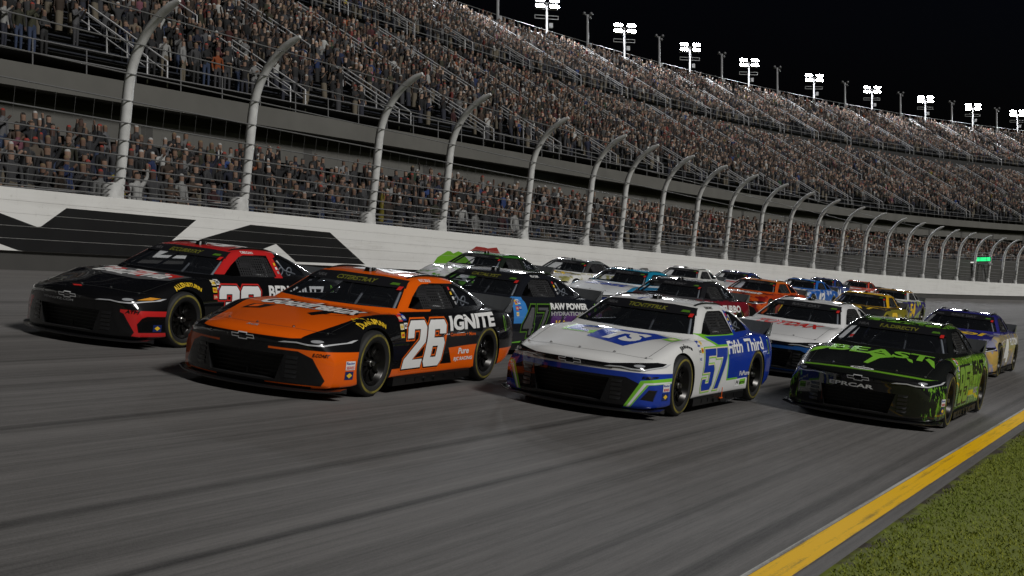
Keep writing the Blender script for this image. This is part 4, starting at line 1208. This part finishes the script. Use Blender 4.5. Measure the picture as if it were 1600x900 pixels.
# ------------------------------------------------------------------ one car
def part(car, name, me, m=None):
    o = data_obj(name, me, car)
    if m is not None:
        o.material_slots[0].link = 'OBJECT'; o.material_slots[0].material = m
    return o
def make_car(s, t, yaw, pm, label, near=True, amber=False, steer=.0):
    car = empty('race_car'); tag(car, label, 'race car', 'stock cars racing on the track')
    a, o = frame(s); o3 = (o * math.cos(BA) + Vector((0, 0, math.sin(BA)))).normalized()
    up = a.cross(o3); up = up if up.z > 0 else -up
    f = (-a) * math.cos(yaw) + (-o3) * math.sin(yaw); l = up.cross(f)
    M = Matrix((f, l, up)).transposed().to_4x4(); M.translation = P(s, t) + up * .004
    car.matrix_world = M
    part(car, 'body', BODY, pm)
    for sx in (1, -1):
        for sy in (1, -1):
            wh = part(car, 'wheel', TYRE)
            wh.location = (sx * AX, sy * .985, WR)
            if sy < 0: wh.rotation_euler = (0, 0, math.pi)
            wh.rotation_euler.rotate_axis('Y', rnd.uniform(0, 6))
            for n_, me in (('rim', RIM), ('hub_nut', NUT)) + ((('brake_disc', DISC),) if near else ()):
                data_obj(n_, me, wh)
    ws_ = part(car, 'windshield', WSHIELD); data_obj('sun_banner', BANNER, ws_)
    part(car, 'rear_window', RGLASS)
    part(car, 'front_splitter', SPLIT); part(car, 'rear_spoiler', SPOIL)
    for q in (1, -1):
        part(car, 'side_skirt', SKIRT[q]); part(car, 'roof_rail', RAIL[q]); part(car, 'quarter_window', QGLASS[q])
        part(car, 'spoiler_end_plate', ENDP[q])
        h = part(car, 'headlight', LAMP[q]); data_obj('light_strip', STRIP[q], h); data_obj('lens', LENS[q], h)
        if amber: data_obj('turn_signal', AMBER[q], h)
        if near: part(car, 'side_grille', SIDEG[q])
    part(car, 'upper_grille', SLIT); part(car, 'lower_grille', GBARS); part(car, 'front_emblem', EMB)
    part(car, 'window_net', NETM); part(car, 'roll_cage', CAGE); part(car, 'seat', SEAT); part(car, 'dashboard', DASH)
    part(car, 'bulkhead', BULK); part(car, 'roof_camera', PUCK)
    if near:
        part(car, 'steering_wheel', SWHEEL); part(car, 'air_duct', DUCT); part(car, 'hood_seam', SEAM)
        for loc, q in PINS:
            p = part(car, 'hood_pin', PIN); p.location = loc; p.rotation_mode = 'QUATERNION'; p.rotation_quaternion = q
    return car

# ================================================================== the field of cars
BLACK = (.005, .005, .0055); WHITE = (.78, .78, .77); ORANGE = (.84, .125, .004); RED = (.55, .02, .02)
BLUE = (.012, .045, .36); GREEN = (.20, .55, .035); NAVY = (.012, .022, .12); YELLOW = (.85, .50, .02)
D_WHITE = mat('decal_white', (.80, .80, .79), .35); D_BLACK = mat('decal_black', BLACK, .35); D_ORANGE = mat('decal_orange', ORANGE, .35)
D_RED = mat('decal_red', (.62, .025, .02), .35); D_BLUE = mat('decal_blue', BLUE, .35); D_GREEN = mat('decal_green', (.24, .60, .05), .35)
D_YELLOW = mat('decal_yellow', (.85, .55, .03), .35); D_GREY = mat('decal_grey', (.35, .35, .36), .35); D_BLIME = mat('decal_lime', (.20, .20, .03), .35); D_DGREEN = mat('decal_dark_green', (.08, .20, .02), .35); D_DGREY = mat('decal_dark_grey', (.10, .10, .105), .35)
D_NAVY = mat('decal_navy', (.012, .025, .12), .35); D_CREAM = mat('decal_cream', (.78, .70, .45), .35)
def stickers(car, x0=.86, z0=.60, seed=1):
    """the small sponsor stickers behind the front wheel"""
    r = random.Random(seed); cols = [D_YELLOW, D_WHITE, D_RED, D_BLUE, D_CREAM, D_WHITE]
    for i in range(5):
        c = i % 2; k = i // 2
        x = x0 - c * .095; z = z0 + .19 - k * .088 + (0.0 if c == 0 else .01)
        q = decal('sponsor_sticker', [(x, z), (x - .082, z), (x - .082, z + .062), (x, z + .062)], 'side', cols[(i + seed) % 6], car, .003)
        lettering('print', r.choice(['NRA', 'AMS', 'RACE', 'SUN', 'MOB', 'FUEL']), 'side', cols[(i + seed + 2) % 6] if cols[(i + seed + 2) % 6] is not cols[(i + seed) % 6] else D_BLACK, q, (x - .01, z + .014), (.062, .034), .03, off=.0045)
def corner_stickers(car, second=True):
    """stickers on the front corner ahead of the wheel"""
    x = 1.96
    if second:
        q = decal('sponsor_sticker', [(x, .315), (x - .145, .315), (x - .145, .405), (x, .405)], 'side', D_WHITE, car, .004)
        lettering('print', 'Racing', 'side', D_BLUE, q, (x - .01, .362), (.125, .036), .02, off=.0056)
        lettering('print', 'SERIES', 'side', D_RED, q, (x - .01, .322), (.125, .032), .02, off=.0056)
    q = decal('sponsor_sticker', [(x, .215), (x - .13, .215), (x - .13, .30), (x, .30)], 'side', D_NAVY, car, .004)
    decal('print', [(x - .02, .258), (x - .065, .285), (x - .11, .258), (x - .065, .230)], 'side', D_YELLOW, q, .0056)
def banner_text(car, txt, m=D_BLIME, side='NRA'):
    ws_ = [c for c in car.children if c.name.startswith('windshield')][0]
    lettering('banner_lettering', txt, 'front', m, ws_, (-.24, 1.148), (.52, .046), .02, off=.006)
    lettering('banner_lettering', side, 'front', D_DGREY, ws_, (-.55, 1.150), (.15, .034), .02, off=.006)
    decal('sponsor_sticker', [(.46, 1.15), (.57, 1.15), (.56, 1.175), (.47, 1.175)], 'front', D_DGREEN, ws_, .006)
    decal('sponsor_sticker', [(.585, 1.10), (.635, 1.10), (.63, 1.14), (.585, 1.14)], 'front', D_RED, ws_, .006)
def pillar(car, name, m=D_WHITE):
    lettering('driver_lettering', name, 'side', m, car, (-.04, 1.205), (.26, .030), .02, off=.004)
    for k, mm in enumerate((D_RED, D_YELLOW, D_WHITE, D_GREY)):
        z = 1.12 - k * .055; x = -.675 - k * .012
        decal('sponsor_sticker', [(x, z), (x - .045, z), (x - .045, z + .035), (x, z + .035)], 'side', mm, car, .003)

# ---- orange and black car
def L26(nt, x, y, z, L):
    ay = y.abs(); L(BLACK)
    hood = (x - .70).mn((.86 - (x - .75) * .17) - ay).mn(z - .598)
    roof = (z - 1.195).mn(x + .88)
    pil = (z - .885).mn(x + .22).mn((x * .49 + z) - .93 - (-.03))
    corner = (x - 1.72).mn(.495 - z).mn(ay - .3).mn((z - .13))
    rock = (.275 - z).mn(ay - .75).mn(x + 1.02)
    panel = hp(x, z, [(-.50, .2), (-.34, .46), (-1.2, .49), (-1.2, .2)]).mn(ay - .7)
    tail = (.40 - z).mn(-1.75 - x)
    L(ORANGE, hood.mx(roof, pil, corner, rock).mx(panel, tail).soft())
    L(BLACK, fascia(x, y, z).soft())
c26 = make_car(12.644, 8.811, .073, paint('paint_orange_black', L26), 'orange-hooded black race car numbered 26 with IGNITE on its side')
number('race_number', '26', 'side', D_ORANGE, c26, (.80, .265), (.94, .53), .27, .0036, grow=.032)
number('race_number', '26', 'side', D_BLACK, c26, (.80, .265), (.94, .53), .27, .0050, grow=.016)
number('race_number', '26', 'side', D_WHITE, c26, (.80, .265), (.94, .53), .27, .0064)
lettering('sponsor_lettering', 'IGNITE', 'side', D_WHITE, c26, (-.36, .655), (1.22, .175), .045, .12, rot=.03)
lettering('sponsor_lettering', 'Convenience + More', 'side', D_ORANGE, c26, (-.36, .595), (.66, .042), .015, .1)
lettering('sponsor_lettering', 'Pure', 'side', D_WHITE, c26, (-.60, .375), (.28, .075), .03, .1)
lettering('sponsor_lettering', 'RJC RACING', 'side', D_WHITE, c26, (-.50, .285), (.48, .055), .03, .1)
lettering('fender_lettering', 'DUNN&PUNN', 'side', D_YELLOW, c26, (AX + .21, .355 + .415), (.42, .05), .03, arc=.415)
lettering('hood_lettering', 'Goudreaux', 'top', D_BLACK, c26, (1.36, -.585), (1.26, .40), .05, .10, .003)
lettering('hood_lettering', 'Goudreaux', 'top', D_WHITE, c26, (1.40, -.61), (1.26, .40), .03, .10, .006)
decal('hood_marking', [[(1.50, -.56), (1.44, -.30), (1.66, -.36), (1.70, -.58)]], 'top', D_BLACK, c26, .003)
decal('hood_marking', [[(1.52, -.52), (1.50, -.42), (1.62, -.43), (1.65, -.53)]], 'top', D_ORANGE, c26, .0045)
decal('hood_marking', [[(1.36, .30), (1.36, .62), (1.42, .63), (1.55, .36), (1.66, .30), (1.60, .20)]], 'top', D_BLACK, c26, .003)
decal('hood_marking', [[(1.46, .42), (1.42, .60), (1.46, .58), (1.55, .40)]], 'top', D_ORANGE, c26, .0045)
lettering('hood_lettering', 'concepts', 'top', D_GREY, c26, (1.42, -.15), (.42, .06), .02, .1, .004)
number('roof_number', '26', 'top', D_WHITE, c26, (.0, .30), (.66, .62), .1, .004, dirs=((-1, 0), (0, -1)))
lettering('bumper_lettering', 'E.COAST', 'front', D_BLACK, c26, (.735, .435), (.14, .035), .03, .2, off=.005)
lettering('hood_emblem', 'RCR', 'top', D_GREY, c26, (2.31, -.06), (.14, .045), .03, .1, .004)

# ---- white and blue car
def L57(nt, x, y, z, L):
    ay = y.abs(); L(WHITE)
    low = (.515 - z).mn(x - 1.55)
    L(BLUE, low.mx((-1.55 - x)).soft())
    bl = hp(x, z, [(-.10, .36), (-.255, .79), (-.255, 1.1), (-3, 1.1), (-3, .36)]).mx(hp(x, z, [(.10, .795), (.46, .90), (-1, .90), (-1, .795)])).mn(ay - .55).mn(.895 - z)
    cp = (-.66 - x).mn(1.12 - z - (x + 1.0) * -.25)
    L(GREEN, (bl + .035).mn(ay - .55).soft()); L(BLUE, bl.mx(cp).soft())
    L(WHITE, ((.335 - z)).mn(ay - .6).mn(1.5 - x).mn(x + 1.5).soft())
    sw = hp(ay, z, [(.63, .13), (.715, .13), (.87, .385), (.79, .43)]).mx(hp(ay, z, [(.79, .43), (.865, .385), (1.3, .455), (1.3, .525)])).mn(x - 1.5)
    sw2 = hp(ay, z, [(.675, .13), (.70, .13), (.85, .39), (.825, .405)]).mx(hp(ay, z, [(.825, .405), (.85, .39), (1.3, .452), (1.3, .468)])).mn(x - 1.5)
    L(GREEN, sw.soft()); L(WHITE, sw2.soft())
    L(BLUE, (z - 1.24).mn(.03 - (y * .9 + x * .28 + .13).abs()).soft())
    L(BLACK, fascia(x, y, z, .10, .455, .66, .74).soft()); L(BLACK, hp(ay, z, [(.80, .22), (.925, .21), (.94, .335), (.875, .335)]).mn(x - 1.6).soft())
c57 = make_car(15.374, 6.252, .001, paint('paint_white_blue', L57), 'white and blue race car numbered 57 with Fifth Third lettering')
number('race_number', '57', 'side', D_GREEN, c57, (.76, .255), (.84, .50), .26, .0036, grow=.028)
number('race_number', '57', 'side', D_CREAM, c57, (.76, .255), (.84, .50), .26, .0050, grow=.015)
number('race_number', '57', 'side', D_BLUE, c57, (.76, .255), (.84, .50), .26, .0064)
lettering('sponsor_lettering', 'Fifth Third', 'side', D_WHITE, c57, (-.24, .665), (1.42, .165), .025, 0, rot=.02)
lettering('sponsor_lettering', 'FuPure', 'side', D_WHITE, c57, (-.72, .375), (.36, .06), .02, .1)
q = decal('sponsor_sticker', [(-.58, .235), (-1.0, .245), (-1.0, .345), (-.58, .335)], 'side', D_WHITE, c57, .003)
decal('print', [(-.76, .255), (-.97, .26), (-.97, .335), (-.76, .325)], 'side', D_GREEN, q, .0045)
lettering('print', 'FV sarmi', 'side', D_BLACK, q, (-.62, .265), (.34, .05), .02, off=.006)
lettering('fender_lettering', 'Jinluve', 'side', D_BLACK, c57, (AX + .02, .355 + .415), (.34, .055), .03, arc=.415)
decal('hood_marking', [[(1.02, -.62), (1.48, -.60), (1.50, -.30), (1.40, -.30), (1.37, -.44), (1.14, -.46), (1.10, -.30), (1.0, -.28)]], 'top', D_GREEN, c57, .003)
decal('hood_marking', [[(1.04, -.58), (1.44, -.56), (1.46, -.27), (1.38, -.27), (1.33, -.41), (1.16, -.43), (1.12, -.27), (1.02, -.25)]], 'top', D_BLUE, c57, .0045)
decal('hood_marking', [[(1.02, -.20), (1.66, -.18), (1.86, .38), (1.10, .64), (.96, .40), (1.02, .30)]], 'top', D_BLUE, c57, .003)
lettering('hood_lettering', 'TS', 'top', D_WHITE, c57, (1.66, -.10), (.52, .52), .06, .1, .0055)
decal('hood_marking', [[(1.52, -.24), (1.36, -.28), (1.30, -.20), (1.50, -.17)], [(1.0, .66), (1.28, .62), (1.33, .76), (1.10, .80)]], 'top', D_GREEN, c57, .0035)
decal('hood_marking', [[(1.08, .68), (1.22, .665), (1.25, .74), (1.13, .76)]], 'top', D_CREAM, c57, .005)
lettering('bumper_lettering', 'EBP', 'front', D_BLACK, c57, (.80, .452), (.12, .03), .03, .2, off=.006)
tb = MB(); tb.box((-.02, .992, .20), (.012, .006, .13)); tb.box((-.0, .992, .135), (.09, .02, .012)); tb.build('tether_tab', D_ORANGE, c57)

# ---- black and green car
def L95(nt, x, y, z, L):
    ay = y.abs(); L((.010, .011, .010))
    n1 = noise(nt, 6.5, 5, rough=.7, stretch=(1.8, 1.0, .5)); n2 = noise(nt, 11.0, 5, rough=.68, stretch=(2.2, 2.2, .40))
    dk = noise(nt, 5, 2)
    side_ = (ay - .80).mn(1.05 - x).mn(x + 1.75).mn(.86 - z).mn(z - .2)
    sp = ((n1 - .475) * .6).mn(side_ * .6)
    L((.16, .34, .03), sp.soft(60)); L((.33, .62, .06), ((n2 - .53) * .5).mn(side_ * .5).soft(60))
    fr = (x - 1.7).mn(ay - .74).mn(.56 - z)
    L((.17, .42, .03), ((n2 - .56) * .35).mn(fr * .7).soft(120))
    edge = (.006 - (z - .668 + ay * ay * .06).abs()).mn(x - 1.9)
    L((.20, .50, .03), edge.soft(90))
    rf = (z - 1.23).mn((n1 - .5) * .4)
    L((.22, .55, .04), rf.soft(60))
    L((.009, .009, .009), fascia(x, y, z, .14, .50, .74, .70).soft())
c95 = make_car(18.717, 3.83, .001, paint('paint_black_green', L95), 'black race car with lime green BEAST lettering on its hood beside the yellow line')
lettering('hood_lettering', 'BEAST', 'top', D_GREEN, c95, (1.50, -.64), (1.34, .48), .03, -.08, .006)
for pts in ([(1.42, .05), (1.38, -.10), (1.42, -.14), (1.62, -.02), (2.0, -.05), (2.02, .01), (1.66, .08), (1.50, .22), (1.44, .22)], [(1.22, .62), (1.36, .60), (1.62, .74), (1.66, .78), (1.40, .72)], [(1.38, -.62), (1.52, -.72), (1.66, -.86), (1.50, -.84), (1.32, -.70)], [(1.42, .36), (1.60, .44), (1.64, .50), (1.5, .46)]):
    decal('hood_marking', [pts], 'top', D_GREEN, c95, .0035)
q = decal('hood_emblem', [[(2.27 + .045 * math.sin(a), .0 + .15 * math.cos(a)) for a in np.linspace(0, 2 * math.pi, 18, endpoint=False)]], 'top', D_WHITE, c95, .004)
lettering('print', 'Gulton', 'top', D_BLACK, q, (2.29, -.11), (.22, .045), .04, .1, .0055)
lettering('bumper_lettering', 'EPRCAR', 'front', D_WHITE, c95, (-.36, .445), (.56, .048), .03, .1, off=.006)
number('race_number', '95', 'side', D_BLACK, c95, (.78, .27), (.86, .48), .25, .0040, grow=.03)
number('race_number', '95', 'side', mat('decal_dull_green', (.20, .36, .05), .35), c95, (.78, .27), (.86, .48), .25, .0055)
lettering('sponsor_lettering', 'BEAST', 'side', D_BLACK, c95, (-.45, .60), (.9, .2), .05, .1)
lettering('sponsor_lettering', 'ROC', 'side', D_GREY, c95, (-.62, .33), (.3, .09), .05, .1)

# ---- black and red car
def L30(nt, x, y, z, L):
    ay = y.abs(); L(BLACK)
    roof = (z - 1.195).mn(x + .80)
    pil = (z - .93).mn(x + .80).mn((.86 + x * .0) - (ay * 0))
    bp = (z - .90).mn(x + .80).mn(-.60 - x)
    L(RED, roof.mx(pil.mn(x + .30), bp).soft())
    corner = (x - 1.72).mn(.465 - z).mn(ay - .70).mn(z - .15)
    L(RED, corner.soft()); L(BLACK, hp(ay, z, [(.90, .20), (1.2, .20), (1.2, .40), (.94, .40), (.88, .30)]).mn(x - 1.5).soft())
    L(WHITE, (z - 1.21).mn(-.84 - x).mn(x + 1.35).mn(.03 - (ay - .56).abs()).soft())
    L(BLACK, fascia(x, y, z).soft())
c30 = make_car(13.616, 12.302, .052, paint('paint_black_red', L30), 'black race car with red roof and the number 30, nearest the painted wall', amber=True)
number('race_number', '30', 'side', D_RED, c30, (.78, .265), (.90, .52), .10, .0036, grow=.032)
number('race_number', '30', 'side', D_BLACK, c30, (.78, .265), (.90, .52), .10, .0050, grow=.014)
number('race_number', '30', 'side', D_WHITE, c30, (.78, .265), (.90, .52), .10, .0064)
lettering('sponsor_lettering', 'BERNNUTZ', 'side', D_WHITE, c30, (-.36, .62), (1.35, .18), .035, 0)
lettering('fender_lettering', 'ALLEN&TURIN', 'side', D_YELLOW, c30, (AX + .16, .355 + .415), (.46, .05), .03, arc=.415)
for pts, mm in (([(.98, -.66), (1.30, -.62), (1.55, -.30), (1.62, .30), (1.45, .72), (1.0, .70)], D_DGREY), ([(1.0, -.60), (1.22, -.58), (1.36, -.20), (1.08, -.30)], D_RED), ([(1.10, -.05), (1.34, -.05), (1.50, .24), (1.18, .36)], D_RED), ([(1.04, .30), (1.20, .42), (1.36, .64), (1.06, .62)], D_RED), ([(1.02, -.18), (1.10, -.16), (1.16, .2), (1.06, .2)], D_WHITE), ([(1.30, -.50), (1.42, -.36), (1.50, -.02), (1.40, -.10)], D_WHITE)):
    decal('hood_marking', [pts], 'top', mm, c30, .003 if mm is D_DGREY else .0046)
lettering('hood_lettering', 'Benuvia', 'top', D_WHITE, c30, (1.46, -.58), (1.15, .40), .03, .1, .006)
lettering('bumper_lettering', 'BENNUTZ.COM', 'front', D_GREY, c30, (-.42, .490), (.52, .026), .02, .1, off=.005)
lettering('bumper_lettering', 'ATM', 'front', D_BLACK, c30, (.755, .425), (.13, .04), .03, .2, off=.006)
decal('hood_emblem', [(2.27, -.09), (2.31, -.02), (2.29, .09), (2.25, .03)], 'top', D_RED, c30, .004)
number('roof_number', '30', 'top', D_WHITE, c30, (-.02, .32), (.66, .64), .1, .004, dirs=((-1, 0), (0, -1)))

# ---- black car with blue and green front half
def L47(nt, x, y, z, L):
    ay = y.abs(); L((.011, .012, .016))
    L((.05, .24, .62), hp(x, z, [(.95, .5), (.95, .9), (.55, .9), (.42, .5)]).mn(ay - .75).soft())
    L((.20, .62, .05), hp(x, z, [(1.1, .1), (1.1, .35), (.62, .55), (.36, .7), (.28, .5), (.62, .22), (-.4, .26), (-.4, .1)]).mn(ay - .7).soft())
    n = noise(nt, 4, 4)
    L((.10, .035, .16), ((n - .48) * .4).mn(-.3 - x).mn(.66 - z).mn(ay - .7).soft(30))
    L((.22, .10, .03), ((n - .58) * .4).mn(-.5 - x).mn(.50 - z).mn(ay - .7).soft(30))
    L(BLACK, fascia(x, y, z).soft())
c47 = make_car(18.482, 10.325, -.03, paint('paint_black_blue_green', L47), 'black race car with blue and green door numbered 47, close behind the orange one')
number('race_number', '47', 'side', D_DGREEN, c47, (.72, .27), (.86, .52), .25, .0036, grow=.02)
number('race_number', '47', 'side', D_BLACK, c47, (.72, .27), (.86, .52), .25, .0050)
number('race_number', '47', 'side', D_DGREY, c47, (.70, .28), (.82, .50), .25, .0062, grow=-.035)
lettering('sponsor_lettering', 'RAW POWER', 'side', D_WHITE, c47, (-.30, .715), (1.3, .105), .05, 0)
lettering('sponsor_lettering', 'HYDRATION', 'side', D_GREY, c47, (-.30, .615), (1.1, .07), .05, 0)
lettering('sponsor_lettering', 'Volt', 'side', D_YELLOW, c47, (-.42, .40), (.4, .14), .05, .3)

for c, nm, bt, sd_ in ((c26, 'KAZ GRALE', 'CSTERSTRAY', 2), (c57, 'B.RORIC', 'TICNTFTRLK', 3), (c95, 'J.EARNY', 'F.A.DIRECTV', 1), (c30, 'DEEGAN', 'ECCURRYXY', 4), (c47, 'KLIGER', 'CATALYST', 0)):
    stickers(c, seed=sd_); banner_text(c, bt); 
    if c is not c95: pillar(c, nm, D_BLACK if c is c57 else D_WHITE)
    if c is not c47: corner_stickers(c, c is not c30)
for c in (c26, c57, c30, c47):
    q = decal('fuel_door', [[(-1.93 + .035 * math.sin(a), .72 + .10 * math.cos(a)) for a in np.linspace(0, 2 * math.pi, 20, endpoint=False)]], 'side', D_GREEN, c, .003)
    decal('print', [[(-1.93 + .024 * math.sin(a), .72 + .082 * math.cos(a)) for a in np.linspace(0, 2 * math.pi, 20, endpoint=False)]], 'side', D_BLACK, q, .0045)

# ---- the rest of the pack, farther down the track
def simple(base, hood=None, roof=None, front=None, side=None, pill=None, stripe=None):
    def f(nt, x, y, z, L):
        ay = y.abs(); L(base)
        if side: L(side, (ay - .80).mn(.86 - z).mn(1.75 - x).soft())
        if hood: L(hood, (x - .6).mn(z - .60).mn(.90 - ay).mn(.93 - z).soft())
        if front: L(front, (.56 - z).mn(x - 1.6).soft())
        if pill: L(pill, (z - .90).soft())
        if roof: L(roof, (z - 1.20).soft())
        if stripe:
            n = noise(nt, 3, 3); L(stripe, ((n - .54) * .4).mn(.88 - z).soft(40))
        L(BLACK, fascia(x, y, z).soft())
    return f
def far_car(s, t, yaw, fn, label, hoodtxt, hc, num=None, nc=None, sidec=None, roofm=None, sidetxt=None):
    c = make_car(s, t, yaw, paint('paint_' + str(len(bpy.data.materials)), fn), label, near=s < 40)
    if hoodtxt: lettering('hood_lettering', hoodtxt, 'top', hc, c, (1.50, -.58), (1.16, .44), .03, .1, .006)
    if num:
        number('race_number', num, 'side', nc, c, (.74, .27), (.84, .5), .2, .005)
        if sidetxt: lettering('sponsor_lettering', sidetxt, 'side', nc, c, (-.35, .62), (1.1, .16), .04, .05)
    banner_text(c, 'RACE DAY', D_DGREY)
    if roofm: number('roof_number', num or '7', 'top', roofm, c, (-.02, .30), (.64, .6), .1, .004, dirs=((-1, 0), (0, -1)))
    return c
far_car(23.375, 6.39, -.03, simple((.76, .76, .76), front=(.02, .10, .35), pill=(.74, .74, .74)), 'white race car with red and black hood lettering following car 57', 'TOYDAX', D_RED, '22', D_RED, sidetxt='RACING', roofm=None)
far_car(29.73, 4.642, .01, simple((.030, .028, .20), side=(.50, .40, .20), front=(.55, .36, .10), stripe=(.30, .30, .42)), 'deep violet-blue and gold race car running along the yellow line at right', 'Vitol', D_YELLOW, '4', D_WHITE, sidetxt='FULTON')
far_car(30.2, 17.05, -.03, simple((.015, .02, .015), hood=(.66, .66, .68), roof=(.03, .16, .02), stripe=(.10, .3, .03)), 'white-hooded race car with dark green roof beside the wall', 'ORIN', D_BLACK, '9', D_WHITE)
far_car(36.2, 17.3, -.06, simple((.72, .72, .71), roof=(.10, .11, .11), pill=(.05, .05, .05), stripe=(.35, .33, .12)), 'white race car with grey roof along the wall behind the teal-roofed one', 'MAX', D_YELLOW, '36', D_BLACK)
far_car(31.6, 13.45, -.05, simple((.72, .74, .76), roof=(.01, .22, .36), side=(.02, .20, .38), pill=(.01, .20, .34), front=(.02, .05, .25)), 'white race car with teal roof and blue hood lettering', 'Zest', D_BLUE, '2', D_WHITE)
far_car(27.4, 10.45, -.03, simple((.016, .016, .018), hood=(.05, .05, .055), side=(.20, .010, .02), stripe=(.16, .015, .02)), 'black race car with dark red sides behind the roof of car 57', 'VIPER', D_GREY, '20', D_WHITE, sidetxt='TURBO')
far_car(47.0, 17.6, -.01, simple((.55, .55, .53), roof=(.50, .50, .47), stripe=(.2, .2, .2)), 'silver race car with pale roof against the white wall', 'SILK', D_BLACK, '6', D_BLACK)
far_car(53.0, 17.55, -.02, simple(NAVY, hood=(.60, .60, .62), roof=(.015, .03, .16), side=(.16, .015, .03)), 'dark blue race car with white hood along the wall', 'LOWES', D_RED, '35', D_WHITE)
far_car(40.2, 12.55, -.05, simple((.56, .085, .012), roof=(.60, .16, .02), side=(.45, .05, .012), stripe=(.20, .01, .01)), 'orange-red race car with white hood script between blue and black ones', 'Wholesale', D_WHITE, '27', D_YELLOW, sidetxt='HOT')
far_car(54.2, 14.95, -.05, simple((.02, .12, .46), hood=(.04, .14, .45), roof=(.02, .16, .55), stripe=(.55, .6, .7)), 'bright blue race car with white markings in mid pack', 'Blu', D_WHITE, '43', D_WHITE, roofm=None)
far_car(68.5, 17.75, -.02, simple((.02, .045, .20), hood=(.03, .05, .22), roof=(.02, .04, .18), stripe=(.30, .34, .48)), 'navy race car with pale flecks next to the wall at the back', 'Nova', D_GREY, '24', D_WHITE)
far_car(76.2, 17.7, -.02, simple((.58, .07, .04), roof=(.52, .08, .03), stripe=(.62, .55, .5)), 'red race car, rearmost beside the wall', 'Fire', D_WHITE, '95', D_WHITE)
far_car(38.8, 8.85, .02, simple((.016, .016, .016), roof=(.80, .46, .01), hood=(.03, .03, .03), side=(.30, .26, .03), pill=(.75, .42, .01)), 'black race car with bright yellow roof behind the white one', 'CAT', D_YELLOW, '3', D_YELLOW)
far_car(54.4, 11.25, -.04, simple((.66, .66, .66), roof=(.55, .30, .06), side=(.05, .04, .2), stripe=(.42, .5, .06)), 'white race car with orange-yellow roof, rearmost on the inside', 'Pix', D_NAVY, '54', D_YELLOW)
